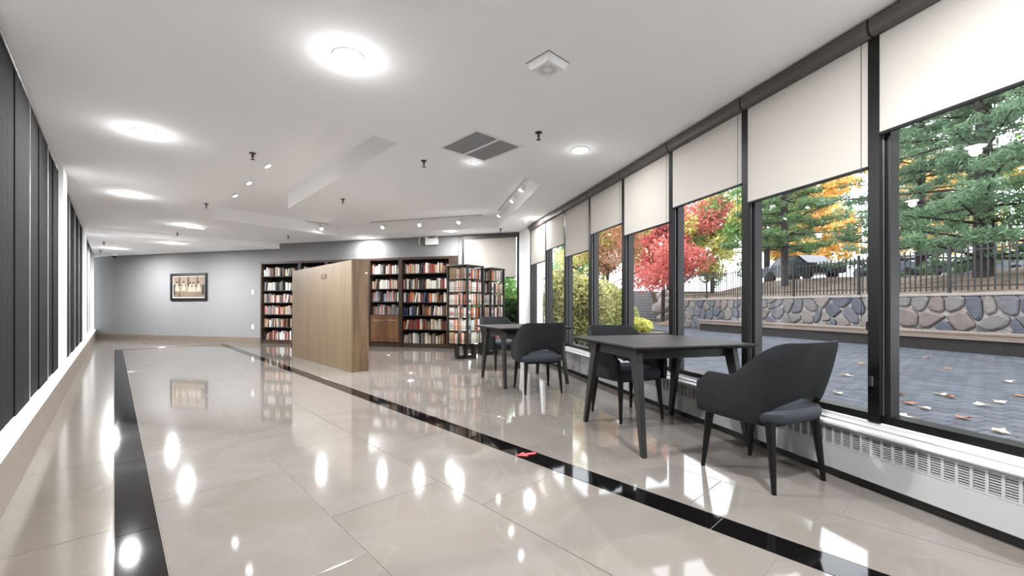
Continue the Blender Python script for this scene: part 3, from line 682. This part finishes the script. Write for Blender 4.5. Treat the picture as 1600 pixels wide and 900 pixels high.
# vent: centre from its corners
t = thing('ceiling_vent', 'square ceiling vent with two dark louvred halves', 'vent', (-.33, 4.49, H), AL)
b = MB(); hv = .335
for (x0, x1, y0, y1) in ((-hv, hv, -hv, -hv+.045), (-hv, hv, hv-.045, hv), (-hv, -hv+.045, -hv+.045, hv-.045), (hv-.045, hv, -hv+.045, hv-.045), (-.016, .016, -hv+.045, hv-.045)):
    b.box(x0, x1, y0, y1, -.012, 0)
b.build('frame', M['wtrim'], t)
MB().box(-hv+.02, hv-.02, -hv+.02, hv-.02, -.003, -.001).build('backing', M['ventd'], t)
sl = MB().add([(-.14, 0, 0), (.14, 0, 0), (.14, .014, -.009), (-.14, .014, -.009), (-.14, .001, .0015), (.14, .001, .0015), (.14, .015, -.0075), (-.14, .015, -.0075)],
              [(0, 3, 2, 1), (4, 5, 6, 7), (0, 1, 5, 4), (1, 2, 6, 5), (2, 3, 7, 6), (3, 0, 4, 7)]).mesh('slat', M['vent'])
for sx in (-1, 1):
    for q in range(25): link('slat', sl, t, (sx*.153, -hv+.05+q*.0236, -.0035))
t = thing('square_detector', 'white square ceiling detector box near the viewer', 'detector', (.248, 2.945, H), AL)
b = MB(); b.hexa([(-.085, -.085, -.05), (.085, -.085, -.05), (.085, .085, -.05), (-.085, .085, -.05)], [(-.105, -.105, -.004), (.105, -.105, -.004), (.105, .105, -.004), (-.105, .105, -.004)])
b.build('housing', M['wtrim'], t, bevel=.003)
MB().box(-.108, .108, -.108, .108, -.004, 0).build('base_plate', mat('grey_plate', srgb(150, 150, 150), .6), t)
for q in range(4):
    a = q*math.pi/2; MB().box(-.035, .035, .028, .06, -.0515, -.05).build('grille_inset', mat('light_grey_inset', srgb(212, 212, 212), .6) if q == 0 else bpy.data.materials['light_grey_inset'], t, rz=a)
t = thing('round_speaker', 'round ceiling fitting cut by the top edge', 'ceiling fitting', (-.41, 2.20, H))
MB().lathe([(.125, 0), (.122, -.010), (.10, -.012), (.098, -.006), (.0001, -.006)], 32).build('ring', M['wtrim'], t, smooth=True)
MB().lathe([(.09, -.0062), (.08, -.012), (.0001, -.013)], 32).build('grille', M['wtrim'], t, smooth=True)
t = thing('motion_sensor', 'flat white sensor box on the ceiling before the low far ceiling', 'sensor', (-6.86, 9.15, H), AL)
MB().box(-.16, .16, -.05, .05, -.03, 0).build('housing', M['wtrim'], t, bevel=.004); MB().box(-.06, .06, -.052, -.05, -.022, -.010).build('sensor_window', M['sash'], t)
def track(pa, pb, heads, aim, label, z=H+RISE):
    a, b_ = Vector(pa), Vector(pb); c = (a+b_)/2; d = b_-a; L_ = d.length; rz = math.atan2(d.y, d.x)
    t = thing('track_light', label, 'track light', (c.x, c.y, z), rz, 'track lights in the raised channel')
    MB().box(-L_/2, L_/2, -.017, .017, -.02, 0).build('rail', mat('rail_white', srgb(200, 200, 200), .5) if 'rail_white' not in bpy.data.materials else bpy.data.materials['rail_white'], t)
    for k in heads:
        x = (k-.5)*L_; dv = Vector(aim).normalized(); q = Vector((dv.x*math.cos(-rz)-dv.y*math.sin(-rz), dv.x*math.sin(-rz)+dv.y*math.cos(-rz), dv.z))
        o = Vector((x, 0, -.11)); e = o+q*.05; s0 = o-q*.05
        h_ = MB(); h_.tube(s0, e, .03, .036, n=14); h_.tube((x, 0, -.02), o, .006, n=6); h_ = h_.build('lamp_head', M['wtrim'], t, smooth=True)
        MB().tube(e-q*.002, e+q*.002, .031, n=14).build('lens', M['lenscool'], h_)
        ld_ = bpy.data.lights.new('bulb', 'SPOT'); ld_.energy = SPOT_W*2; ld_.spot_size = math.radians(95); ld_.spot_blend = .7; ld_.shadow_soft_size = .04
        lo = bpy.data.objects.new('bulb', ld_); col.objects.link(lo); lo.parent = h_; lo.location = e+q*.01; lo.rotation_euler = q.to_track_quat('-Z', 'Y').to_euler()
track(Lf(1.42, 5.7), Lf(1.42, 8.5), (.15, .52, .87), (.45, .2, -.9), 'track light along the left arm of the raised channel')
track((-5.75, 8.75), (-4.35, 10.07), (.06, .5, .9), (.35, -.5, -.8), 'track light at the far left corner of the raised channel')
track((-3.3, 9.85), (-.62, 9.03), (.12, .46, .80), (-.1, -.6, -.8), 'track light along the far arm of the raised channel')
track((.25, 6.2), (-.27, 8.60), (.16, .45, .95), (-.5, -.1, -.85), 'track light along the right arm of the raised channel near the blinds')
# ------------------------------------------------------------------ wall fittings, picture
t = thing('emergency_light', 'white emergency light box with two lamp heads on the bulkhead', 'emergency light', Wf(5.22, 0)+(2.53,), AW)
MB().box(-.16, .16, -.08, 0, -.0, .16).build('housing', M['wtrim'], t, bevel=.006)
for x in (-.13, .12):
    h_ = MB(); h_.tube((x, -.05, .22), (x-.0, -.11, .20), .045, .05, n=16); h_.tube((x, -.03, .16), (x, -.05, .2), .015, n=8); h_ = h_.build('lamp_head', M['wtrim'], t, smooth=True)
    MB().tube((x, -.111, .2), (x, -.113, .2), .042, n=16).build('lens', M['alu'], h_)
b = MB(); pv = None
for k in range(9):
    q = k/8*math.pi*.8; pt_ = (-.30-.06*math.sin(q), -.015, .25-.22*k/8)
    if pv: b.tube(pv, pt_, .008, n=6)
    pv = pt_
b.build('cable', M['wtrim'], t, smooth=True)
for z, lb in ((1.42, 'upper white switch plate left of the leftmost bookcase'), (.45, 'lower white outlet plate left of the leftmost bookcase')):
    t = thing('wall_plate', lb, 'switch', Wf(-.27, 0)+(z,), AW); MB().box(-.04, .04, -.008, 0, -.06, .06).build('plate', M['wtrim'], t, bevel=.002); MB().box(-.012, .012, -.014, -.008, -.025, .025).build('rocker', M['wtrim'], t)
t = thing('framed_picture', 'sepia picture of dancers in a black frame on the grey wall', 'picture', Wf(-2.60, 0)+(1.19,), AW)
pw, ph, fwid = .70, .80, .075
b = MB(); b.box(-pw, pw, -.04, 0, 0, fwid); b.box(-pw, pw, -.04, 0, ph-fwid, ph); b.box(-pw, -pw+fwid, -.04, 0, fwid, ph-fwid); b.box(pw-fwid, pw, -.04, 0, fwid, ph-fwid); b.build('frame', M['black'], t, bevel=.004)
MB().box(-pw+fwid, pw-fwid, -.016, -.004, fwid, ph-fwid).build('mat_board', mat('cream_mat', srgb(216, 200, 184), .8), t)
NX, NY = 96, 52; x0, x1, z0, z1 = -pw+fwid+.03, pw-fwid-.03, fwid+.025, ph-fwid-.025
me = bpy.data.meshes.new('print'); vv = [(x0+(x1-x0)*i/NX, -.017, z0+(z1-z0)*j/NY) for j in range(NY+1) for i in range(NX+1)]
me.from_pydata(vv, [], [(j*(NX+1)+i, j*(NX+1)+i+1, (j+1)*(NX+1)+i+1, (j+1)*(NX+1)+i) for j in range(NY) for i in range(NX)])
ca = me.color_attributes.new('print', 'FLOAT_COLOR', 'CORNER'); rd = random.Random(4)
def pr(u, v):
    base = np.array([196, 172, 146])*(1-.25*abs(u-.5))*(.8+.25*v if v < .4 else 1.0-.15*(v-.4))
    for cx in (.2, .49, .78):
        if abs(u-cx) < .022 and v > .55: base = np.array([52, 34, 22])
    if abs(u-.2) < .018 and v < .2: base = np.array([60, 40, 28])
    for cx, cz in ((.12, .56), (.34, .56), (.55, .52), (.66, .52), (.82, .54)):
        du, dv_ = u-cx, v-cz
        if (du/.03)**2+((dv_-.17)/.06)**2 < 1: base = np.array([70, 46, 34])                       # head
        elif abs(du) < .03+.03*abs(dv_) and -.06 < dv_ < .14: base = np.array([236, 222, 206])       # bodice
        elif -.26 < dv_ <= -.06 and abs(du) < .045+.2*(-.06-dv_): base = np.array([240, 226, 204])*(.92+.08*math.sin(90*du))
        elif (du/.075)**2+((dv_-.03)/.05)**2 < 1 and abs(du) > .035: base = np.array([84, 60, 46])
    if v < .6 and v > .12 and (u < .06 or u > .92): base = base*.35
    return base
for li, lp in enumerate(me.loops):
    q = vv[lp.vertex_index]; u_, v_ = (q[0]-x0)/(x1-x0), (q[2]-z0)/(z1-z0); c_ = pr(u_, v_); ca.data[li].color = srgb(*[max(0, min(255, float(k)*.72)) for k in c_])
pm = bpy.data.materials.new('sepia_print'); pm.use_nodes = True; at = pm.node_tree.nodes.new('ShaderNodeAttribute'); at.attribute_name = 'print'
pm.node_tree.links.new(at.outputs['Color'], pm.node_tree.nodes['Principled BSDF'].inputs['Base Color']); me.materials.append(pm); link('print', me, t)
# ------------------------------------------------------------------ outside: paving, retaining wall, bench, fence
ZG = -.04
pave = struct(MB().box(2.95, 40, -8, 60, ZG-.3, ZG-.014).build('ground', M['joint'], rz=AR), 'paved courtyard outside the windows')
pvm = MB().cbox(-.095, .095, -.095, .095, -.03, 0, .008).mesh('paver', M['paver'])
near, rest = [], []
for i in range(52):
    for j in range(130):
        p_ = 3.06+i*.2; t_ = -7.5+j*.2+(.1 if i % 2 else 0)
        X, Y = Rf(p_, t_)
        if Y < .8:
            rest.append((Y, p_, t_)); continue
        u_ = X/Y*660+800; v_ = 477+(1.05-ZG)*660/Y
        (near if (u_ < 1620 and u_ > 1000 and v_ < 477+.236*(u_-624)) else rest).append((Y, p_, t_))
near.sort()
for Y, p_, t_ in near[:300]:
    link('paver', pvm, pave, (p_, t_, ZG+random.uniform(-.002, .002)))
b = MB()
for Y, p_, t_ in near[300:]+rest:
    z = ZG+random.uniform(-.002, .002); b.cbox(p_-.095, p_+.095, t_-.095, t_+.095, z-.03, z, .008)
o = b.build('pavers', M['pavers'], pave); o['kind'] = 'stuff'; o['label'] = 'far blue-grey pavers of the courtyard'
PW = 13.55
sw = thing('stone_wall', 'low fieldstone retaining wall across the courtyard', 'wall', Rf(PW, 0)+(ZG,), AR)
TA, TB, ZW = 3.0, 18.6, 1.33
MB().box(.03, .5, TA, TB, 0, ZW).build('mortar_core', M['mortar'], sw)
MB().cbox(-.05, .55, TA, TB, ZW, ZW+.07, .012).build('cap_slab', M['cap'], sw)
rd = random.Random(11); seeds = []
nx_ = 40
for i in range(nx_):
    for j in range(3): seeds.append((TA+(TB-TA)*(i+.5+.25*(j % 2)+rd.uniform(-.46, .46))/nx_, ZW*(j+.5+rd.uniform(-.42, .42))/3))
for (a_, z_) in seeds:
    poly = [(TA, 0), (TB, 0), (TB, ZW), (TA, ZW)]
    for (c_, d_) in seeds:
        if (c_, d_) == (a_, z_) or abs(c_-a_) > 1.9: continue
        nx, nz = c_-a_, d_-z_; l_ = math.hypot(nx, nz); nx /= l_; nz /= l_
        poly = clip(poly, nx, nz, nx*(a_+c_)/2+nz*(z_+d_)/2-.018)
    if area(poly) < .01: continue
    # round the corners a little: cut each corner
    rp = []
    for i in range(len(poly)):
        q0, q1, q2 = poly[i-1], poly[i], poly[(i+1) % len(poly)]
        rp += [(q1[0]+(q0[0]-q1[0])*.22, q1[1]+(q0[1]-q1[1])*.22), (q1[0]+(q2[0]-q1[0])*.22, q1[1]+(q2[1]-q1[1])*.22)]
    n = len(rp); cx = sum(q[0] for q in rp)/n; cz = sum(q[1] for q in rp)/n; dz = rd.uniform(.0, .03)
    vs_ = [(.04, y-cx, z) for y, z in rp]+[(-.0-dz, y-cx, z) for y, z in rp]+[(-.035-dz, (y-cx)*.8, cz+(z-cz)*.8) for y, z in rp]
    fs = [(i, (i+1) % n, (i+1) % n+n, i+n) for i in range(n)]+[(i+n, (i+1) % n+n, (i+1) % n+2*n, i+2*n) for i in range(n)]+[tuple(range(2*n, 3*n))]
    MB().add(vs_, fs).build('stone', M['stone%d' % rd.randrange(6)], sw, loc=(0, cx, 0), smooth=False)
bn = thing('timber_bench', 'long timber bench running along the foot of the stone wall', 'bench', Rf(12.75, 0)+(ZG,), AR)
for k in range(3): MB().cbox(-.22+k*.16, -.07+k*.16, 4.0, 15.7, .42, .47, .006).build('plank', M['benchw'], bn)
MB().box(-.20, -.15, 4.1, 15.6, .30, .42).build('front_rail', M['benchw'], bn)
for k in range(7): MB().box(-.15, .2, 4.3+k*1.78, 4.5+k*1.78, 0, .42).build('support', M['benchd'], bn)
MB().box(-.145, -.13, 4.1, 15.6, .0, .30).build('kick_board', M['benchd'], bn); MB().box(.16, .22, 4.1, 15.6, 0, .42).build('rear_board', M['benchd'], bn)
fn = thing('iron_fence', 'black iron picket fence on top of the stone wall', 'fence', Rf(PW+.3, 0)+(ZW+ZG+.07,), AR)
pk = MB(); pk.box(-.013, .013, -.013, .013, .06, 1.16); pk.add([(-.013, -.013, 1.16), (.013, -.013, 1.16), (.013, .013, 1.16), (-.013, .013, 1.16), (0, 0, 1.21)], [(0, 1, 4), (1, 2, 4), (2, 3, 4), (3, 0, 4)])
pkm = pk.mesh('picket', M['iron']); pom = MB().cbox(-.03, .03, -.03, .03, 0, 1.25, .01).mesh('post', M['iron'])
tt = TA+.2; k = 0
while tt < TB:
    if k % 18 == 0: link('post', pom, fn, (0, tt, 0))
    else: link('picket', pkm, fn, (0, tt, 0))
    tt += .125; k += 1
for z in (.16, 1.06): MB().box(-.014, .014, TA, TB, z, z+.03).build('rail', M['iron'], fn)
# slope behind the wall
hl = MB(); NU, NV = 30, 40
hv_ = []
rd = random.Random(9)
for j in range(NV+1):
    for i in range(NU+1):
        p_ = PW+.3+38*(i/NU)**1.3; t_ = -14+33*j/NV; d = p_-PW
        hv_.append((p_, t_, ZW+ZG+.02+min(1.0, max(0, d-.6)*.17)+.15*math.sin(t_*.6+p_*.5)*min(1, d*.2)))
hl.add(hv_, [(j*(NU+1)+i, j*(NU+1)+i+1, (j+1)*(NU+1)+i+1, (j+1)*(NU+1)+i) for j in range(NV) for i in range(NU)])
struct(hl.build('ground', M['soil'], rz=AR, smooth=True), 'leaf covered slope behind the stone wall')
b = MB(); b.add([(10.35, 31, ZG), (10.35, 24.5, ZG), (8.0, 24.2, ZG), (9.5, 18, ZG), (12.5, 31.5, 1.9), (12.5, 24.5, 1.7), (12.2, 20, 1.5), (50, 32, 2.6), (50, 20, 2.6)],
       [(0, 1, 5, 4), (1, 2, 6, 5), (2, 3, 6), (4, 5, 6, 8, 7)])
struct(b.build('ground', M['soil']), 'bank with boulders right of the garden stairs')
struct(MB().box(-20, 60, 33.3, 80, ZG, 2.15).build('ground', M['soil']), 'raised ground at the head of the garden stairs')
# ------------------------------------------------------------------ leaves
def leaves(name, m, parent, pts, size, seed, elong=1.0, up=0.0):
    rs = np.random.RandomState(seed); P_ = np.asarray(pts, float); n = len(P_)
    d = rs.normal(size=(n, 3)); d[:, 2] *= (1-up); d /= np.linalg.norm(d, axis=1)[:, None]
    e = rs.normal(size=(n, 3)); e = np.cross(d, e); e /= np.linalg.norm(e, axis=1)[:, None]
    s = size*rs.uniform(.6, 1.3, (n, 1)); a = d*s*elong; b_ = e*s/elong*.7
    V = np.stack([P_-a, P_+b_, P_+a, P_-b_], 1).reshape(-1, 3)
    me = bpy.data.meshes.new(name); me.vertices.add(4*n); me.vertices.foreach_set('co', V.ravel())
    me.loops.add(4*n); me.loops.foreach_set('vertex_index', np.arange(4*n, dtype=np.int32))
    me.polygons.add(n); me.polygons.foreach_set('loop_start', np.arange(0, 4*n, 4, dtype=np.int32))
    me.update(calc_edges=True); me.validate(); me.materials.append(m)
    o = link(name, me, parent); o['kind'] = 'stuff'; return o
def blob(rs, c, r, n, shell=.55):
    d = rs.normal(size=(n, 3)); d /= np.linalg.norm(d, axis=1)[:, None]; q = rs.uniform(shell, 1, (n, 1))**(1/2)
    return np.asarray(c)+d*q*np.asarray(r)
def limb_tree(t, rs, h, spread, r0, zlow=.35, nb=14, m='bark'):
    b = MB(); b.tube((0, 0, -.3), (.05*h*.3, 0, h*.55), r0, r0*.6, n=9); b.tube((.05*h*.3, 0, h*.55), (0, .03*h, h*.95), r0*.6, r0*.15, n=8)
    b.build('trunk', M[m], t, smooth=True); b = MB()
    for k in range(nb):
        z = h*(zlow+(.9-zlow)*k/nb); a = k*2.4+rs.uniform(-.4, .4); l = spread*rs.uniform(.6, 1.0)*(1-.5*(k/nb))
        e = (l*math.cos(a), l*math.sin(a), z+l*.45); b.tube((0, 0, z), e, r0*.3, r0*.06, n=5)
    b.build('branches', M[m], t)
def broad(name, label, x, y, z, h, crown, m, n, size, seed, r0=.12, m2=None, cat='tree', group=None, trunk=True, zc=.62):
    t = thing(name, label, cat, (x, y, z), 0, group); rs = np.random.RandomState(seed)
    if trunk: limb_tree(t, rs, h, crown*.9, r0)
    nb = 40; pts, pts2 = [], []
    for k in range(nb):
        a = rs.uniform(0, 6.28); rr = crown*rs.uniform(.05, .95); zz = h*zc+(h*(1-zc))*rs.uniform(-.75, .85)
        q = blob(rs, (rr*math.cos(a), rr*math.sin(a), zz), (crown*rs.uniform(.2, .36), crown*rs.uniform(.2, .36), h*(1-zc)*.24), n//nb, .1)
        (pts2 if (m2 and k % 3 == 0) else pts).append(q)
    leaves('foliage', M[m], t, np.concatenate(pts), size, seed)
    if pts2: leaves('foliage', M[m2], t, np.concatenate(pts2), size, seed+1)
    return t
def pine(x, y, z, h, L0, m, seed, label, zlow=1.0, r0=.2, dens=1.0):
    t = thing('pine_tree', label, 'tree', (x, y, z), 0, 'pine trees beyond the fence'); rs = np.random.RandomState(seed)
    MB().tube((0, 0, -.3), (0, 0, h*.5), r0, r0*.7, n=10).tube((0, 0, h*.5), (0, 0, h), r0*.7, .03, n=8).build('trunk', M['bark'], t, smooth=True)
    b = MB(); pts = []; zz = zlow
    while zz < h*.96:
        L_ = L0*(1-.72*(zz/h)**1.2)*rs.uniform(.75, 1.1)
        for k in range(5):
            a = k*6.283/5+rs.uniform(-.5, .5)+zz*2; l = L_*rs.uniform(.6, 1.1); dz = l*rs.uniform(-.12, .22)
            e = np.array([l*math.cos(a), l*math.sin(a), zz+dz]); s0 = np.array([0, 0, zz]); b.tube(s0, e, .045, .012, n=5)
            nt = int(10*dens)
            for q in range(nt):
                f_ = rs.uniform(.28, 1.05); c_ = s0+(e-s0)*f_+np.array([rs.normal()*.22*l*.35, rs.normal()*.22*l*.35, rs.uniform(-.05, .2)])
                pts.append(blob(rs, c_, (.30, .30, .15), 44, .1))
        zz += rs.uniform(.42, .62)
    b.build('branches', M['bark'], t); leaves('foliage', M[m], t, np.concatenate(pts), .06, seed, 1.7, .2)
ZH = 1.9
pine(14.4, 12.9, ZH-.3, 10.5, 4.2, 'pine2', 21, 'big pine with thick trunk at the right picture edge', .9, .26, 1.3)
pine(13.3, 20.6, ZH, 10, 3.6, 'pine1', 22, 'pine standing left of the widest window post', 2.0, .18)
pine(18.6, 19.2, ZH+.3, 12, 4.0, 'pine2', 23, 'pine behind, between the two front pines', 1.0, .2)
pine(16.8, 9.8, ZH-.2, 11, 4.0, 'pine1', 24, 'rightmost pine, cut by the picture edge', 1.6, .22)
pine(17.2, 28.5, ZH+.4, 13, 4.2, 'pine1', 25, 'distant pine behind the maple and the fence', 2.5, .2)
for k, (x, y, h) in enumerate([(17.0, 5.2, 11), (18.5, 1.6, 12), (18.0, -2.2, 11), (19.0, -6.0, 12)]):
    pine(x, y, ZH-.2, h, 4.2, 'pine2' if k % 2 else 'pine1', 90+k, '%s pine of the row past the right picture edge' % ordn[k], .8, .22, 1.2)
broad('maple_tree', 'red autumn maple seen through the middle windows', 8.9, 25.0, ZG, 8.2, 3.6, 'maple', 20000, .09, 31, .13, 'maple', zc=.60)
broad('maple_tree', 'yellow green maple between the red maple and the fence', 11.6, 24.5, 1.3, 6.4, 2.3, 'yell', 9000, .10, 32, .11, 'green', zc=.55)
broad('maple_tree', 'rust brown tree above the hedge, left of the red maple', 3.9, 17.5, ZG, 5.4, 1.9, 'mapleo', 22000, .05, 33, .1, 'yell', zc=.66)
broad('shade_tree', 'bright green broadleaf tree above the hedge', 2.6, 20.5, ZG, 5.0, 1.8, 'green', 7000, .09, 34, .1, zc=.55)
# courtyard hedge: rounded olive shrubs
for k, (x, y, rx, h, lb) in enumerate([(1.35, 10.9, .85, 2.0, 'leftmost olive hedge shrub just outside the corner windows'), (1.75, 10.4, .75, 1.75, 'second olive hedge shrub from the corner, close to the glass'),
                                   (2.35, 11.6, .85, 1.75, 'middle olive hedge shrub outside the windows'), (2.75, 12.8, .80, 1.65, 'right olive hedge shrub before the stairs'),
                                   (3.75, 14.6, .62, 1.2, 'rightmost pale olive shrub, cut round, next to the stairs')]):
    t = thing('hedge_shrub', lb, 'shrub', (x, y, ZG), 0, 'olive hedge shrubs in the courtyard'); rs = np.random.RandomState(40+k)
    b = MB()
    for q in range(7):
        a = q*.9; b.tube((.12*math.cos(a), .12*math.sin(a), 0), (rx*.6*math.cos(a), rx*.6*math.sin(a), h*.6), .018, .008, n=5)
    b.build('stems', M['bark'], t)
    leaves('foliage', M['hedge'], t, np.concatenate([blob(rs, (0, 0, h*.55), (rx, rx, h*.46), 5200, .6), blob(rs, (0, 0, h*.75), (rx*.7, rx*.7, h*.28), 2200, .5)]), .05, 40+k)
t = thing('low_shrub', 'small yellow green shrub in the stone planter', 'shrub', (3.75, 13.0, ZG+.28)); rs = np.random.RandomState(50)
leaves('foliage', M['yell'], t, blob(rs, (0, 0, .18), (.55, .55, .25), 1800, .4), .05, 50)
MB().tube((0, 0, 0), (0, 0, .2), .02, n=6).build('stems', M['bark'], t)
t = thing('round_planter', 'low dark round stone planter in the courtyard', 'planter', (3.85, 13.0, ZG))
MB().lathe([(.95, 0), (1.0, .25), (1.02, .28), (.90, .30), (.86, .26)], 28).build('rim', M['benchd'], t, smooth=True); MB().lathe([(.87, .26), (.0001, .27)], 28).build('soil', M['soil'], t)
# shrubs behind the end window
for k, (x, y, h, m, lb) in enumerate([(-.55, 11.6, 2.35, 'green', 'bright green shrub behind the end window'), (-.2, 10.9, 1.25, 'dkgreen', 'dark green shrub low behind the end window')]):
    t = thing('garden_shrub', lb, 'shrub', (x, y, ZG)); rs = np.random.RandomState(60+k)
    MB().tube((0, 0, 0), (0, 0, h*.6), .03, .01, n=6).build('stems', M['bark'], t); leaves('foliage', M[m], t, blob(rs, (0, 0, h*.55), (.75, .6, h*.47), 4500, .3), .055, 60+k)
# neighbouring wing seen through the corner pane
t = thing('building_wing', 'pale rendered wall of a neighbouring wing beyond the corner window', 'building', (1.05, 13.2, ZG), math.radians(-15))
MB().box(-.8, .05, 0, .3, 0, 3.4).build('wall', M['bwhite'], t); MB().box(-.9, .1, -.1, .4, 3.4, 3.5).build('parapet', M['cap'], t)
# stairs with rail, boulders
st = thing('garden_stairs', 'grey timber garden stairs climbing behind the hedge', 'stairs', (9.1, 29.5, ZG), math.radians(-8))
for k in range(12): MB().cbox(-1.15, 1.15, k*.32, k*.32+.40, k*.185, k*.185+.185, .02).build('step', M['stepm'], st)
hr = MB()
for k in range(0, 12, 4): hr.tube((1.25, k*.32+.2, k*.185), (1.25, k*.32+.2, k*.185+1.1), .03, n=8)
hr.tube((1.25, .1, 1.05), (1.25, 8*.32+.3, 8*.185+1.1), .03, n=8); hr.build('handrail', M['iron'], st, smooth=True)
rd = random.Random(3)
for k, (x, y, z, s_) in enumerate([(10.35, 28.2, .2, .55), (10.2, 28.6, .85, .55), (10.75, 28.9, 1.25, .6), (11.0, 28.3, .35, .6), (11.2, 28.6, .95, .55), (10.6, 29.3, 1.7, .5)]):
    bm = bmesh.new(); bmesh.ops.create_icosphere(bm, subdivisions=2, radius=1)
    for v in bm.verts:
        q = 1+.18*math.sin(v.co.x*3.1+k)*math.cos(v.co.y*2.7+k*2)+.1*rd.uniform(-1, 1); v.co = Vector((v.co.x*s_*1.2*q, v.co.y*s_*q, v.co.z*s_*.8*q))
    me = bpy.data.meshes.new('boulder'); bm.to_mesh(me); bm.free(); me.materials.append(M['rockm'])
    tag(link('boulder', me, None, (x, y, z)), ['lowest front boulder next to the garden stairs', 'boulder stacked against the stair rail', 'upper middle boulder right of the stairs', 'lower right boulder near the stone wall end', 'upper right boulder near the stone wall end', 'topmost boulder beside the stairs'][k], 'boulder', 'boulders beside the garden stairs')
# parked cars beyond the fence
def car(x, y, z, rz, m, label):
    t = thing('parked_car', label, 'car', (x, y, z), rz, 'parked cars beyond the fence')
    side = [(-2.1, .3), (-2.15, .65), (-1.9, .85), (-1.35, .92), (-.75, 1.38), (.65, 1.42), (1.3, .98), (1.95, .86), (2.15, .6), (2.1, .3)]
    b = MB(); n = len(side); b.add([(x_, -.82, z_) for x_, z_ in side]+[(x_, .82, z_) for x_, z_ in side], [tuple(range(n)), tuple(range(2*n-1, n-1, -1))]+[(i, i+n, (i+1) % n+n, (i+1) % n) for i in range(n)]); b.build('body', M[m], t, bevel=.04)
    for sy in (-1, 1):
        for a_, b_ in (((-1.15, -.62, -.05, -.05), 0), ((.02, .02, .58, 1.05), 0)):
            y_ = sy*.825; MB().hexa([(a_[0], y_, .95), (a_[3], y_, .95), (a_[3], y_+sy*.01, .95), (a_[0], y_+sy*.01, .95)], [(a_[1], y_, 1.32), (a_[2], y_, 1.32), (a_[2], y_+sy*.01, 1.32), (a_[1], y_+sy*.01, 1.32)]).build('side_window', M['carg'], t)
        for x_ in (-1.3, 1.3): MB().tube((x_, sy*.66, .32), (x_, sy*.85, .32), .32, n=18).build('wheel', M['tyre'], t)
car(16.5, 24.2, 2.45, AR+1.45, 'carp', 'dark parked car behind the fence, left of the widest window post')
car(22.4, 24.5, 2.5, AR+1.4, 'carp', 'dark parked car behind the fence, right of the widest window post')
car(26.5, 23.0, 2.5, AR+1.4, 'carl', 'silver parked car half hidden by pine branches')
# distant trees
for k, (x, y, h, cr, m, lb) in enumerate([(22, 33, 9, 4.0, 'gold', 'golden distant tree behind the left pine'), (30, 30, 10, 4.5, 'gold', 'golden distant tree behind the right pines'), (27, 40, 12, 5, 'green', 'distant green tree behind the parked cars'),
                                          (14, 38, 9, 4.2, 'gold', 'distant golden tree right of the red maple'), (36, 24, 11, 5, 'green', 'distant green tree at the right picture edge'), (9, 42, 9, 4.2, 'green', 'distant green tree over the garden stairs')]):
    broad('distant_tree', lb, x, y, 1.8, h, cr, m, 5000, .2, 70+k, .16, group='distant trees')
# fallen leaves
rs = np.random.RandomState(80)
lm = []
for k in range(4):
    b = MB(); n = 10; vs_ = []
    for i in range(n):
        a = 6.283*i/n; r_ = .06*(1 if i % 2 else .55)*rs.uniform(.8, 1.2); vs_.append((r_*math.cos(a)*1.3, r_*math.sin(a), .012+.03*abs(math.cos(a+k))*rs.uniform(.3, 1)))
    vs_ += [(x_, y_, z_-.004) for x_, y_, z_ in vs_]+[(0, 0, .012), (0, 0, .008)]
    fs = [(i, (i+1) % n, 2*n) for i in range(n)]+[((i+1) % n+n, i+n, 2*n+1) for i in range(n)]+[(i, i+n, (i+1) % n+n, (i+1) % n) for i in range(n)]
    lm.append(b.add(vs_, fs).mesh('fallen_leaf', [M['leafb'], M['leafp'], M['leafp'], M['leafb']][k]))
spots = [(1420, 632), (1445, 640), (1370, 655), (1485, 622), (1480, 577), (1535, 635), (1560, 630), (1505, 655), (1475, 671), (1562, 677), (1408, 652), (1390, 617), (1595, 620), (1310, 616), (1322, 588), (1345, 570), (1448, 560), (1575, 598), (1470, 618), (1405, 617)]
for k, (u_, v_) in enumerate(spots):
    Y = (1.05-ZG)*660/(v_-477); o = link('fallen_leaf', lm[k % 4], None, ((u_-800)/660*Y, Y, ZG+.002), rs.uniform(0, 6), (1.0, 1.0, 1.0))
    tag(o, 'dry curled %s leaf lying on the courtyard pavers' % ('brown', 'pale', 'pale', 'brown')[k % 4], 'leaf', ('brown', 'pale', 'pale', 'brown')[k % 4]+' fallen leaves on the pavers')
pts = np.stack([rs.uniform(2.99, 3.35, 900), rs.uniform(3.35, 4.0, 900), ZG+.01+rs.uniform(0, 1, 900)**2*.12], 1)
a = np.array([Rf(q[0], q[1])+(q[2],) for q in pts]); o = leaves('leaf_drift', M['leafb'], None, a, .035, 81)
tag(o, 'drift of brown leaves against the foot of the window', 'leaves')
